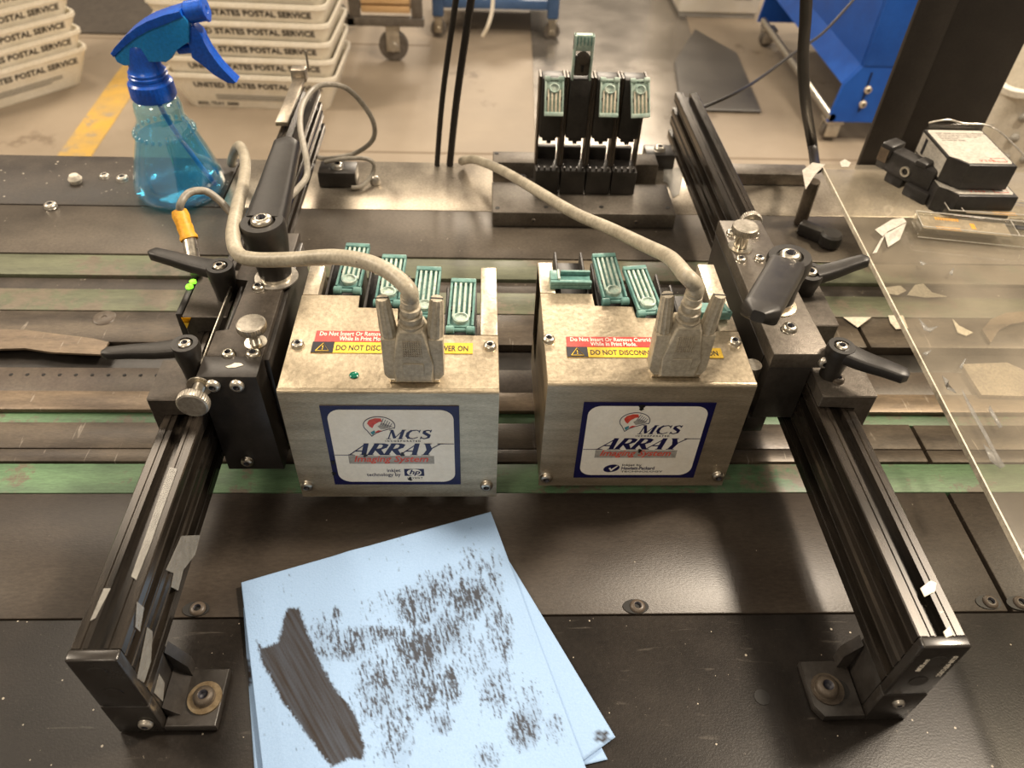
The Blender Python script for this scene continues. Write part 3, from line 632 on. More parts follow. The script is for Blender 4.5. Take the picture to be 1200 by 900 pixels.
        bm=nb(); lathe(bm,[(0,0),(h_*.052,0)],L(Z)@T(w_*.30,h_*.14,0)@R(.35,'Z')@Matrix.Diagonal((1.45,1,1,1)),28); obj('logo_oval',bm,M_['navy'],bd,smooth=0)
        bm=nb(); prism(bm,[(w_*.275,h_*.145),(w_*.29,h_*.155),(w_*.298,h_*.13),(w_*.345,h_*.185),(w_*.35,h_*.175),(w_*.30,h_*.10)],Z+.0001,Z+.00015,M); obj('tick_mark',bm,M_['label'],bd)
        bm=nb(); text('Inkjet by',h_*.04,L(Z)@T(w_*.38,h_*.175,0),.00002,.00004,sx=1.3,bm=bm); text('TECHNOLOGY',h_*.03,L(Z)@T(w_*.38,h_*.085,0),.00002,.00003,sx=1.9,bm=bm)
        obj('lettering',bm,M_['black'],bd)
        obj('lettering',text('Hewlett-Packard',h_*.062,L(Z)@T(w_*.38,h_*.122,0),.00002,.00011,fit=w_*.27),M_['navy'],bd)
    for i in range(5 if variant=='logo' else 2):
        rx,ry={'logo':[(.02,.31),(.01,.16),(.275,.405),(.56,.415),(.60,.085)],'tick':[(.44,.95),(.50,.39)]}[variant][i]
        r_=.0011 if not(variant=='tick' and i==0) else .0016
        bm=nb(); prism(bm,[(rx*w_+r_*(1.0+.5*math.sin(5*a+i))*math.cos(a),ry*h_+r_*1.5*(1.0+.3*math.sin(3*a+i))*math.sin(a)) for a in [2*PI*k/14 for k in range(14)]],Z+.0001,Z+.0002,M); obj('ink_blot',bm,M_['ink'],bd)
def latch_parts(par,M,L=.043,w_=.0155,open_=False,cream=False,m='teal',ribm='tealight'):
    """latch plate: local x width, y length from hinge, z up"""
    bm=nb()
    box(bm,-w_/2,w_/2,.004,L,0,.0018,.0005,M); box(bm,-w_/2,-w_/2+.0014,.004,L-.001,.0016,.0036,.0004,M); box(bm,w_/2-.0014,w_/2,.004,L-.001,.0016,.0036,.0004,M)
    box(bm,-w_/2,w_/2,L-.003,L+.0006,.0,.0042,.0006,M)
    lt=obj('latch',bm,M_[m],par)
    k=5 if w_>.014 else 4
    for i in range(k-1):
        x=-w_/2+(i+1)*w_/k
        obj('rib',box(nb(),x-.00075,x+.00075,.0105,L-.0028,.0017,.0036,.0004,M),M_[ribm],lt)
    obj('finger_boss',lathe(nb(),[(0,.0018),(.0048,.0018),(.0048,.0042),(.0038,.0046),(.0032,.0036),(0,.0036)],M@T(0,.0095,0)@Matrix.Diagonal((1,.85,1,1)),24),M_['tealight'],lt)
    bm=nb()
    for s in (-1,1): cyl(bm,.0026,s*.0085 if s<0 else .0035,-.0035 if s<0 else .0085,M@T(0,.002,.001)@R(PI/2,'Y'),16,bev=.0004)
    cyl(bm,.0013,-.0035,.0035,M@T(0,.002,.001)@R(PI/2,'Y'),10); obj('hinge',bm,M_[m],lt)
    bm=nb()
    for s in (-1,1): box(bm,s*.0058-.0009,s*.0058+.0009,.0165,.0195,.0018,.0032,0,M)
    obj('latch_slot',bm,M_['dark'],lt)
    return lt
def connector(par,bx,by,z0,H,lean=0):
    """D-shaped plug hood standing on the top plate"""
    M=T(bx,by,z0)@R(lean,'Y')
    w_=.0322; th=.0135
    hs=H*.52
    bm=nb(); prism(bm,[(-.0135,0),(.0135,0),(.0135,.003),(-.0135,.003)],-.0045,.0045,M@R(PI/2,'X'),bev=.0005); obj('plug_shell',bm,M_['chrome'],par)
    z=.003
    bm=nb(); prism(bm,[(-w_/2+.002,z),(w_/2-.002,z),(w_/2,z+.003),(w_/2,z+hs),(-w_/2,z+hs),(-w_/2,z+.003)],-.0048,.0048,M@R(PI/2,'X'),bev=.001,seg=2)
    hood=obj('hood_wings',bm,M_['beige'],par)
    bm=nb(); cb=.0105; ct=.0062
    prism(bm,[(-cb,z-.001),(cb,z-.001),(cb,z+.012),(ct+.0015,z+hs+.004),(ct,z+H*.66),(-ct,z+H*.66),(-ct-.0015,z+hs+.004),(-cb,z+.012)],-th/2,th/2,M@R(PI/2,'X'),bev=.0018,seg=3)
    hd=obj('connector_hood',bm,M_['beige'],par)
    obj('raised_panel',prism(nb(),rrect(.0115,.0085,.0012,4,-.00575,z+.005),th/2,th/2+.0006,M@R(PI/2,'X'),bev=.0003),M_['beige'],hd)
    bm=nb()
    for i in range(9):
        for j in range(9):
            x=-.0046+i*.00115; zz=z+.0185+j*.00125
            if abs(x)<.0052: box(bm,x-.00035,x+.00035,-.00035,.00035,0,.0006,0,M@R(PI/2,'X')@T(0,zz,th/2)@R(.78,'Z')@T(0,0,0) if False else M@T(x,-th/2,zz)@R(PI/2,'X')@R(.78,'Z')@T(-x,0,0))
    obj('grip_pattern',bm,M_['beige'],hd,stuff=True)
    # strain relief rings
    pr=[(0,0)]; zc=0; h=H*.36
    for i in range(4):
        r_=.0066-.0006*i; pr+=[(r_,zc),(r_,zc+h*.13),(r_*.80,zc+h*.15),(r_*.80,zc+h*.22)]; zc+=h*.25
    pr+=[(.0047,h),(0,h)]
    obj('strain_relief',lathe(nb(),pr,M@T(0,0,z+H*.63),24),M_['beige'],par)
    for s in (-1,1):
        bm=nb(); lathe(bm,[(0,0),(.0042,0),(.0044,H*.1),(.0035,H*.42),(.0030,H*.46),(0,H*.46)],M@T(s*.0118,0,z+hs-.001)@R(s*.07,'Y'),36,lambda a,zz,r:1+.06*math.cos(12*a))
        bm2=bm; th_=obj('connector_screw',bm,M_['beige'],par)
        obj('screw_slot',box(nb(),-.0032,.0032,-.0005,.0005,H*.455,H*.463,0,M@T(s*.0118,0,z+hs-.001)@R(s*.07,'Y')),M_['dark'],th_)
    return M@V((0,0,z+H*.98))
def print_head(label,x0,x1,Y0,Y1,zb,zt_,steps,fl,var,warn,screws,fscrews,led):
    t=thing('print_head',label,'print head',((x0+x1)/2,Y0,zb),0,'pair of print heads')
    # shell: front sheet bent into top sheet with a stepped rear edge
    e=.0022
    pts=[(x0,Y0+e)]+[(x1,Y0+e)]
    pts+=[(x1,steps[-1][2]) if False else (x1,steps[-1][2])]
    for a,b,y in reversed(steps): pts+=[(b,y),(a,y)]
    pts.append((x0,steps[0][2]))
    cl=[]
    for p in pts:
        if not cl or (V(p)-V(cl[-1])).length>1e-5: cl.append(p)
    bm=nb(); prism(bm,cl,zt_-.0014,zt_,bev=.0003)
    # bend + front
    K=5; prof=[(Y0+e,zt_)]+[(Y0+e-e*math.sin(PI/2*i/K),zt_-e+e*math.cos(PI/2*i/K)) for i in range(1,K+1)]+[(Y0,zb),(Y0+.0014,zb),(Y0+.0014,zt_-e),(Y0+e,zt_-.0014)]
    prism(bm,[(y,z) for y,z in prof],x0,x1,R(PI/2,'Z')@R(PI/2,'X'))
    sh=obj('folded_cover',bm,M_['brushed'],t)
    bm=nb(); box(bm,x0+.0002,x0+.0016,Y0+.0016,Y1,zb+.001,zt_-.0016,.0002); obj('side_panel',bm,M_['brushed'],t)
    bm=nb(); box(bm,x1-.0016,x1-.0002,Y0+.0016,Y1,zb+.001,zt_-.0016,.0002); obj('side_panel',bm,M_['brushed'],t)
    # bright side blocks standing at the rear corners
    for a,b,ya,yb in fl:
        obj('side_block',box(nb(),a,b,ya,yb,.04,zt_-.0018+.0018,.0006),M_['bright'],t)
    bm=nb(); box(bm,x0+.003,x1-.003,Y0+.003,min(s[2] for s in steps)-.001,zb+.003,zt_-.004,0); obj('inner_frame',bm,M_['cartblack'],t)
    for i,(a,b,y) in enumerate(steps):
        a=max(a,fl[0][1]); b=min(b,fl[1][0])
        if b-a<.015: continue
        bm=nb(); xx=(a+b)/2; 
        box(bm,xx-.0095,xx+.0095,y+.001,y+.05,zb+.004,zt_-.012,.001)
        box(bm,xx-.0095,xx-.0078,y+.001,y+.048,zt_-.0125,zt_-.002,.0004); box(bm,xx+.0078,xx+.0095,y+.001,y+.048,zt_-.0125,zt_-.002,.0004)
        obj('cartridge_bay',bm,M_['cartblack'],t)
    for p in screws: screw(t,at(*p,zt_),.0038)
    for p in fscrews: screw(t,atY(*p,Y0),.0039,(0,-1,0))
    (bl,br,bb,bt)=warn['badge']; badge(t,bl,br,bb,bt,Y0-.0002,var)
    # warning stickers
    a=at(*warn['tl'],zt_); c=at(*warn['br'],zt_); hh=a.y-c.y; ww=c.x-a.x
    M=T(a.x,c.y,zt_)
    rl=obj('red_sticker',prism(nb(),[(.0006,hh*.5),(ww*.62,hh*.5),(ww*.62,hh),(.0006,hh)],.0001,.0004,M),M_['redlabel'],t)
    bm=nb(); text('Do Not Insert Or Remove Cartridges',hh*.27,M@T(ww*.03,hh*.77,.0005),.00002,.00008,0,bm=bm,fit=ww*.57); text('While In Print Mode.',hh*.27,M@T(ww*.16,hh*.545,.0005),.00002,.00008,0,bm=bm,fit=ww*.30)
    obj('lettering',bm,M_['whiteprint'],rl)
    yl=obj('yellow_sticker',prism(nb(),[(0,0),(ww,0),(ww,hh*.48),(0,hh*.48)],.0001,.0004,M),M_['yellow'],t)
    bm=nb(); text('DO NOT DISCONNECT WITH POWER ON',hh*.33,M@T(ww*.148,hh*.11,.0005),.00002,.00011,0,bm=bm,fit=ww*.82); obj('lettering',bm,M_['black'],yl)
    tx=ww*.108
    obj('black_square',prism(nb(),[(0,0),(tx*1.25,0),(tx*1.25,hh*.49),(0,hh*.49)],.00042,.00052,M),M_['black'],yl)
    bm=nb(); P3=[M@V((tx*.25,hh*.07,.0006)),M@V((tx*1.0,hh*.07,.0006)),M@V((tx*.625,hh*.42,.0006))]; tube(bm,P3+[P3[0]],.00028,6,1,sm=False); tube(bm,[M@V((tx*.625,hh*.30,.0006)),M@V((tx*.625,hh*.2,.0006))],.0003,6,1,sm=False); tube(bm,[M@V((tx*.625,hh*.16,.0006)),M@V((tx*.625,hh*.12,.0006))],.0003,6,1,sm=False)
    obj('warning_triangle',bm,M_['yellow'],yl)
    if led:
        p=at(*led,zt_); obj('indicator_lens',lathe(nb(),[(.0026,0),(.0026,.0006),(.0018,.0012),(0,.0014)],T(*p),16),M_['greenlens'],t)
    return t
Z1=.1042
X=lambda px,py,z=Z1: at(px,py,z).x
Yv=lambda px,py,z=Z1: at(px,py,z).y
Lsteps=[(X(379,346),X(422,346),Yv(400,346)),(X(422,361),X(467,361),Yv(440,361)),(X(467,377),X(516,377),Yv(490,377)),(X(516,393),X(562,393),Yv(540,393))]
xL0,xL1=-.1083,.0109
Lsteps=[(xL0+.0098,Lsteps[0][1],Lsteps[0][2]),(Lsteps[0][1],Lsteps[1][1],Lsteps[1][2]),(Lsteps[1][1],Lsteps[2][1],Lsteps[2][2]),(Lsteps[2][1],xL1-.0105,Lsteps[3][2])]
st=[(xL0,xL0+.0098,Lsteps[0][2])]+Lsteps[:-1]+[(Lsteps[3][0],xL1,Lsteps[3][2])]
warnL=dict(badge=(atY(374,475,.2953).x,atY(538,475,.2953).x,atY(393,567,.2953).z,atY(450,475,.2953).z),tl=(370,388),br=(554,415))
def merge(steps): return steps
headL=print_head('left steel print head with four upright teal latches, in front of the left carriage',xL0,xL1,.2953,.4085,.012,Z1,st,
  [(xL0+.0002,xL0+.0096,Lsteps[0][2]+.0006,.4085),(xL1-.0102,xL1-.0002,Lsteps[3][2]+.0006,.4085)],'logo',warnL,
  [(349,405),(574,407)],[(360,568),(570,568)],(415,440))
Zr_=.1020
xr=lambda px,py: at(px,py,Zr_).x
yr2=lambda px,py: at(px,py,Zr_).y
xR0,xR1=.0378,.1552
Rs=[(xR0+.010,xr(694,344),yr2(670,344)),(xr(694,344),xr(742,359),yr2(717,359)),(xr(742,359),xr(790,373),yr2(765,373)),(xr(790,373),xR1-.0115,yr2(815,388))]
stR=[(xR0,xR0+.010,Rs[0][2])]+Rs[:-1]+[(Rs[3][0],xR1,Rs[3][2])]
warnR=dict(badge=(atY(678,515,.3038).x,atY(841,471,.3038).x-.0005,atY(700,559,.3038).z,atY(760,471,.3038).z),tl=(662,395),br=(848,420))
headR=print_head('right steel print head with its leftmost teal latch folded back and rightmost swung open',xR0,xR1,.3038,.4185,.012,Zr_,stR,
  [(xR0+.0002,xR0+.0098,Rs[0][2]+.0006,.4180),(xR1-.0112,xR1-.0002,Rs[3][2]+.0006,.4180)],'tick',warnR,
  [(643,399),(861,402)],[(640,559),(841,557)],None)
for i,(a,b,y) in enumerate(Lsteps):
    xx=[(408),(455),(498),(541)][i]; yy=[345,361,377,392][i]; p=at(xx-2,yy-1,Z1+.001)
    latch_parts(headL,T(p.x,y+.0025,Z1-.001)@R(-.035 if i else -.06,'Z')@R(.10,'X'),.043)
for i,(a,b,y) in enumerate(Rs):
    if i==0:
        # folded back: short wide clip lying across the bay
        p=at(676,338,Zr_+.003); M=T(p.x,y+.004,Zr_)
        bm=nb(); box(bm,-.0165,.0095,0,.012,0,.003,.0007,M); box(bm,-.0165,.0095,-.0002,.0024,.003,.006,.0006,M); box(bm,-.0165,-.0105,.002,.012,.003,.0065,.0006,M); box(bm,-.0095,.0095,.0105,.0125,.003,.0062,.0005,M)
        lt=obj('latch',bm,M_['teal'],headR,'latch folded back, seen edge on'); obj('rib',box(nb(),-.0118,-.0103,.002,.012,.0035,.0072,.0004,M),M_['tealight'],lt)
    elif i==3:
        p=at(836,368,Zr_+.004); M=T(p.x,y+.008,Zr_+.002)
        bm=nb(); box(bm,-.018,.010,0,.014,0,.0025,.0007,M); box(bm,-.018,.010,-.0002,.0018,.0025,.006,.0005,M); prism(bm,[(.0075,0),(.010,0),(.006,.014),(.0035,.014)],.0025,.006,M)
        obj('latch',bm,M_['teal'],headR,'latch swung open to the right')
    else:
        p=at([0,724,766][i],yy,Zr_); cx=at([0,722,764][i],[0,357,372][i],Zr_).x
        latch_parts(headR,T(cx,y+.0025,Zr_-.001)@R([0,.09,.13][i],'Z')@R(.12 if i==1 else .08,'X'),.043)
# plug + cable left
def cable_thing(label,head,bx,by,z0,H,path,r,grp,n=10):
    t=thing('plug_cable',label,'cable',(bx,by,z0),0,grp)
    top=connector(t,bx,by,z0,H)
    bm=nb(); pts=[top+V((0,0,-.004)),top+V((0,0,.004))]+path; tube(bm,pts,r,14,n); obj('cable_jacket',bm,M_['cable'],t); return t
bp=at(487,441,Z1)
topL=atY(478,350,bp.y); HL=topL.z-Z1; print('connH',HL)
pL=[at(458,320,.166),at(430,307,.165),at(390,301,.157),at(340,304,.149),at(298,304,.143),at(279,297,.14),at(273,275,.139),at(279,240,.13),at(286,210,.11),at(287,185,.09),at(281,171,.07),at(275,178,.045),at(271,190,.014),at(272,192,.0056)]
cable_thing('beige cable with plug on the left print head, bent round the big upright lever',headL,bp.x,bp.y-.001,Z1+.0003,HL,pL,.0042,'plug cables')
bp=at(790,435,Zr_); topR=atY(812,346,bp.y); HR=topR.z-Zr_; print(HR)
pR=[atY(803,322,bp.y+.003),at(785,302,.145),at(755,287,.13),at(715,268,.115),at(670,248,.10),at(620,218,.075),at(585,198,.045),at(560,188,.025),at(550,187,.014),at(541,189,.0056)]
cable_thing('beige cable with plug on the right print head, running back to the table edge',headR,bp.x,bp.y-.001,Zr_+.0003,HR,pR,.0043,'plug cables')

# ================= SENSOR =================
sn=thing('proximity_sensor','slim sensor with a lit green lamp and an orange rubber sleeve on its plug','sensor',(at(222,350,.08).x,at(222,350,.08).y,.05))
a=at(224,330,.088); b=at(219,368,.088)
bm=nb(); box(bm,-.1888,-.1846,b.y,a.y+.008,.052,.088,.0006); obj('sensor_body',bm,M_['anod'],sn)
p=at(222,336,.0885); obj('lamp_lens',lathe(nb(),[(.0024,-.001),(.0024,.0005),(.0016,.0014),(0,.0018)],T(*p),16),M_['led'],sn,'lit green lamp')
p=at(226,330,.0885); obj('lamp_lens',lathe(nb(),[(.0022,-.001),(.0022,.0005),(0,.0014)],T(*p),16),M_['led'],sn,'lit green lamp')
Yb=at(217,371,.088).y-.0006; pts=[atY(*q,Yb) for q in ((212,372),(224,372),(219,385))]
bm=nb(); vs=[bm.verts.new(v) for v in pts]; bm.faces.new(vs); bmesh.ops.solidify(bm,geom=bm.faces[:],thickness=-.0002); obj('yellow_arrow',bm,M_['yellow'],sn)
c0=at(229,322,.090); c1=at(225,294,.095); c2=at(222,281,.098); c3=at(213,256,.108); c4=at(211,250,.111)
def rod(bm,a,b,r,seg=20): return cyl(bm,r,0,(V(b)-V(a)).length,frame(a,V(b)-V(a)),seg,bev=r*.12)
obj('sensor_neck',rod(nb(),c0,c0.lerp(c1,.5),.0034),M_['zinc'],sn)
obj('plug_nut',rod(nb(),c0.lerp(c1,.4),c2,.0046),M_['chrome'],sn)
obj('rubber_sleeve',lathe(nb(),[(0,0),(.0058,0),(.0060,.002),(.0050,.004),(.0054,.009),(.0050,.011),(.0057,.017),(.0050,.0205),(0,.0205)],frame(c2,c3-c2),20),M_['orange'],sn)
cb=[c3,c4,at(212,238,.118),at(222,226,.12),at(240,224,.118),at(256,234,.112),at(270,249,.105),at(282,262,.10),at(292,272,.101)]
obj('cable_jacket',tube(nb(),cb,.0026,12,8),M_['greycable'],sn)

# thin cables over the left rail
t=tag(obj('grey_cable',tube(nb(),[at(338,232,.105),at(350,220,.098),at(360,205,.097),at(358,180,.104),at(352,150,.108),at(354,125,.106),at(366,106,.10),at(382,99,.10),at(405,103,.09),at(425,122,.07),at(438,145,.05),at(436,165,.03),at(415,180,.012),at(385,186,.012),at(372,184,.012)],.0024,10,8),M_['greycable']),'grey cable looping over the far end of the left rail','cable','grey cables at the far end of the left rail')
t=tag(obj('grey_cable',tube(nb(),[at(380,190,.022),at(405,186,.024),at(428,186,.024),at(438,192,.018),at(436,205,.008),at(424,218,.004),at(412,220,.003)],.0021,10,8),M_['greycable']),'short grey cable curving down beside the small black rear foot','cable','grey cables at the far end of the left rail')
p=at(440,215,0); o=tag(obj('cable_stud',lathe(nb(),[(0,0),(.005,0),(.005,.004),(.003,.007),(0,.008)],T(p.x,p.y,.0004),16),M_['zinc']),'small shiny round stud on the steel strip right of the left rail','stud')

# ================= SPRAY BOTTLE =================
bc=V((-.2868,.6715,.0006)); sb=thing('spray_bottle','clear blue spray bottle with a bright blue trigger head','bottle',tuple(bc))
prof=[(0,.004),(.026,.0035),(.034,.0),(.040,.003),(.0422,.010),(.0395,.020),(.0325,.042),(.0262,.060),(.0245,.066),(.0232,.069),(.0212,.072),(.0205,.076),(.0205,.083),(.0195,.0885),(.0172,.0915),(.0150,.0922)]
fl_=lambda a,z,r: 1+(.018*abs(math.cos(5*a)) if .008<z<.062 else 0)-(.02 if .008<z<.062 else 0)
bot=obj('bottle_body',lathe(nb(),prof,T(*bc),60,fl_),M_['bottle'],sb,smooth=50)
lp=[(0,.0055),(.026,.005),(.034,.002),(.0385,.0045),(.0405,.0105),(.038,.020),(.0312,.041),(.0248,.059),(0,.059)]
obj('blue_liquid',lathe(nb(),lp,T(*bc),48,fl_),M_['liquid'],sb,smooth=50)
bm=nb()
for i in range(26):
    a=2*PI*i/26; bmesh.ops.create_uvsphere(bm,u_segments=8,v_segments=5,radius=.0019,matrix=T(bc.x+.0262*math.cos(a),bc.y+.0262*math.sin(a),bc.z+.0615)@Matrix.Diagonal((1,1,1.3,1)))
obj('beaded_ring',bm,M_['bottle'],sb,stuff=True)
obj('dip_tube',tube(nb(),[bc+V((0,0,.1)),bc+V((.006,0,.07)),bc+V((.022,.0,.03)),bc+V((.034,-.002,.008))],.0022,10,6),M_['bluelight'],sb)
def kn(a,z,r): return 1+(.025 if int(round(a*36/PI))%2 else 0) if .0935<z<.1068 else 1
obj('screw_collar',lathe(nb(),[(0,.0925),(.0182,.0925),(.0188,.0945),(.0184,.1065),(.0165,.108),(.0158,.110),(.0164,.1108),(.0164,.1128),(.0155,.1135),(.0158,.1160),(.0150,.1165),(.0135,.120),(.0120,.130),(.0105,.138),(.007,.1415),(0,.142)],T(*bc),72,kn),M_['blueplastic'],sb)
Yh=bc.y
def hp(cx,cy,dy=0): 
    v=atY(120+cx/6.667,cy/6.667,Yh); return (v.x,v.z)
def xz(pts,th,m,name,par,bev=.0015,yc=Yh,label=None):
    bm=nb(); prism(bm,pts,-(yc+th),-(yc-th),R(PI/2,'X'),bev=bev,seg=3); return obj(name,bm,M_[m],par,label,smooth=45)
xz([hp(*q) for q in [(95,380),(130,330),(220,235),(300,175),(380,130),(500,85),(630,45),(655,95),(520,150),(400,195),(300,250),(220,310),(120,410)]],.0110,'blueplastic','top_shroud',sb,.0006)
xz([hp(*q) for q in [(120,408),(220,305),(300,246),(400,192),(520,147),(655,92),(690,130),(700,180),(700,300),(600,350),(570,420),(520,455),(450,440),(330,440),(290,478),(200,480),(140,450)]],.0095,'bluelight','sprayer_body',sb,.0008)
a=V((hp(640,100)[0],Yh,hp(640,100)[1])); b=V((hp(815,72)[0],Yh,hp(815,72)[1]))
obj('nozzle',lathe(nb(),[(0,0),(.0062,0),(.0085,.003),(.0088,.018),(.0095,.0185),(.0095,(b-a).length-.002),(.0085,(b-a).length),(.003,(b-a).length),(0,(b-a).length-.003)],frame(a,b-a),24,lambda an,z,r:1+.03*math.cos(6*an)),M_['blueplastic'],sb)
xz([hp(*q) for q in [(670,210),(720,185),(770,225),(800,270),(800,300),(850,380),(930,490),(1000,565),(1062,620),(1040,628),(990,625),(880,560),(790,480),(740,440),(715,430),(690,320)]],.0065,'blueplastic','trigger',sb,.0006)
obj('trigger_stem',rod(nb(),V((hp(590,385)[0],Yh,hp(590,385)[1])),V((hp(715,375)[0],Yh,hp(715,375)[1])),.004),M_['blueplastic'],sb)

# ================= CARTRIDGE DOCK =================
dk=thing('cartridge_dock','black four bay cartridge dock with one teal latch raised, on the table edge','cartridge dock',(.095,.64,.0004))
x0,x1=at(577,265).x,at(789,268).x; yb0=at(600,266).y
yt=at(600,213,.0155).y
obj('base_plate',box(nb(),x0,x1,yb0,yt,.0006,.0155,.001),M_['greyplate'],dk)
y1_=at(600,192,.024).y; y2_=at(600,179,.024).y
obj('cross_bar',box(nb(),x0+.001,x1-.006,y1_,y2_,.0006,.0255,.001),M_['greyplate'],dk)
obj('link_plate',box(nb(),x0+.03,x1-.03,yt+.0005,y1_-.0005,.0006,.010,.001),M_['anod'],dk)
for px,py,z in ((583,245,.0155),(640,244,.0155),(705,244,.0155),(783,245,.0155),(582,181,.0255)):
    p=at(px,py,z); obj('bolt_hole',cyl(nb(),.0022,0,.0003,T(p.x,p.y+.002,z),14),M_['dark'],dk)
for px,py in ((625,258),(745,260)): p=atY(px,py,yb0-.0003); screw(dk,p,.002,(0,-1,0),'strip')
p=at(612,208,.012); screw(dk,(p.x,p.y,.0105),.005,m='anod')
yst=at(680,228,.0155).y
ztop_s=atY(680,92,yst+.012).z; zb_s=atY(680,201,yst).z
xs_=[atY(626+i*29.9,215,yst).x for i in range(5)]
bayw=xs_[1]-xs_[0]
print('dock',yst,ztop_s,zb_s,xs_)
for i in range(4):
    a,b=xs_[i],xs_[i+1]
    bm=nb(); box(bm,a+.0006,b-.0006,yst,yst+.024,.0157,zb_s,.001)
    for k in range(4):
        x=a+.0035+k*(bayw-.007)/3; box(bm,x-.0009,x+.0009,yst+.0005,yst+.004,zb_s-.0004,zb_s+.003,.0003)
    bay=obj('bay_block',bm,M_['anod'],dk)
    bm=nb(); 
    for x in (a+.0004,b-.0026):
        prism(bm,[(yst+.012,zb_s-.002),(yst+.026,zb_s-.002),(yst+.030,ztop_s),(yst+.014,ztop_s)],x,x+.0022,R(PI/2,'Z')@R(PI/2,'X'),bev=.0003)
    obj('upright_wall',bm,M_['strip'],bay)
    zl=atY(680,160,yst+.014).z
    bm=nb(); box(bm,a+.0028,b-.0028,yst+.010,yst+.028,zl,ztop_s,.001); box(bm,a+.006,b-.006,yst+.012,yst+.026,zl-.004,zl+.001,.0005); box(bm,(a+b)/2-.002,(a+b)/2+.002,yst+.012,yst+.026,zl-.0065,zl-.003,.0005)
    obj('carrier_block',bm,M_['cartblack'],bay)
    obj('keeper_comb',box(nb(),a+.003,b-.003,yst+.028,yst+.034,zb_s-.004,zb_s+.010,.001),M_['cartblack'],bay)
for i in (0,2,3):
    cx=(xs_[i]+xs_[i+1])/2+(.003 if i==3 else .001)
    M=T(cx,yst+.012,ztop_s+.001)@R(0 if i<3 else -.08,'Y')@R(PI,'Z')@R(-1.05,'X')
    latch_parts(dk,M,.032,.0165,m='tealdusty',ribm='cream')
i=1; cx=(xs_[1]+xs_[2])/2
zr0=ztop_s-.002; ztip=atY(672,39,yst+.016).z
M=T(cx,yst+.016,zr0)@R(PI/2,'X')
hgt=ztip-zr0
bm=nb(); box(bm,-.0085,-.0066,0,hgt,-.002,.006,.0005,M); box(bm,.0066,.0085,0,hgt,-.002,.006,.0005,M); box(bm,-.0085,.0085,hgt-.013,hgt,-.002,.0045,.0006,M)
lt=obj('latch',bm,M_['tealdusty'],dk,'latch raised straight up')
bm=nb(); box(bm,-.0064,.0064,.004,hgt*.55,-.001,.004,.001,M); lathe(bm,[(0,.004),(.0055,.004),(.0055,.0065),(.004,.007),(0,.007)],M@T(0,hgt*.52,0),20); obj('latch_core',bm,M_['rear'],lt)
obj('latch_slot',box(nb(),-.0008,.0015,hgt*.2,hgt*.42,.004,.0046,0,M),M_['dark'],lt)
bm=nb(); [box(bm,-.0060+k*.003-.0004,-.0060+k*.003+.0004,hgt-.008,hgt-.001,.0045,.0052,0,M) for k in range(5)]; obj('rib',bm,M_['teal'],lt)
t=tag(obj('tape_scrap',prism(nb(),[tuple(at(x,y,.0001).xy) for x,y in ((778,196),(797,196),(800,208),(796,228),(788,232),(782,215),(777,213))],.0004,.0007),M_['tape']),'clear tape scrap on the steel strip between the dock and the right rail','tape')

# ================= HANGING CABLES =================
for (a,b,c) in (((512,193),(519,110),(537,-20)),((527,193),(536,110),(555,-20))):
    yy=.728; p0=at(*a,.001); p1=atY(b[0],b[1],p0.y-.004); p2=atY(c[0],c[1],p0.y-.012); p3=p2+(p2-p1)*1.6
    r=.0028 if a[0]<520 else .0036
    tag(obj('hanging_cord',tube(nb(),[(p0.x,p0.y,.0005),p1,p2,p3],r,10,8),M_['blackcable']),'thinner left black cord rising from the rear table edge' if a[0]<520 else 'thicker right black cord rising from the rear table edge','cord','black cords rising from the table edge')
pth=[at(956,200,.0475),atY(952,170,.70),atY(944,120,.67),atY(941,70,.65),atY(944,20,.63),atY(946,-40,.61)]
tag(obj('black_flat_cable',tube(nb(),pth,.0050,12,8,flat=.6),M_['blackcable']),'thick black cable hanging in front of the blue bin','cable')
tag(obj('thin_black_cable',tube(nb(),[(.1995,.7255,.060),atY(860,110,.78),atY(893,90,.90),atY(935,59,1.0),atY(965,38,1.1),atY(1000,0,1.2),atY(1040,-50,1.3)],.0019,10,8),M_['blackcable']),'thin black cable slanting up from the far end of the right rail','cable')

# ================= RIGHT SIDE: POST, SHEET, COLUMN =================
pp=at(937,262); ZS=.0462
tag(obj('standoff_post',cyl(nb(),.0060,.0006,ZS-.0006,T(pp.x,pp.y,0),24,bev=.0006),M_['strip']),'short round metal post holding up the clear sheet','post')
e1,e2,e3=at(962,197,ZS),at(1075,430,ZS),at(1200,665,ZS)
dd=(e3-e1); e4=e3+dd*.25
loop=[(e1.x,e1.y),(e4.x,e4.y),(.80,e4.y),(.80,e1.y)]
sh=obj('clear_sheet',prism(nb(),loop,ZS,ZS+.004),M_['acrylic'],smooth=0); tag(sh,'large scuffed clear plastic sheet over the right end of the conveyor','plastic sheet')
ed=obj('polished_edge',prism(nb(),[(e1.x-.0012,e1.y),(e4.x-.0012,e4.y),(e4.x-.0001,e4.y),(e1.x-.0001,e1.y)],ZS,ZS+.0041),M_['acryledge'],sh,'pale frosted edge')
for (x,y),lb in zip(((.56,.655),(.5,.02),(.74,.36)),('short metal post under the far right part of the clear sheet, behind the cartridges','short metal post under the near end of the clear sheet','short metal post under the far right edge of the clear sheet')):
    tag(obj('standoff_post',cyl(nb(),.006,.0006,ZS-.0004,T(x,y,0),16),M_['strip']),lb,'post')
def sheetspot(px,py,z=ZS+.004): return at(px,py,z)
bm=nb()
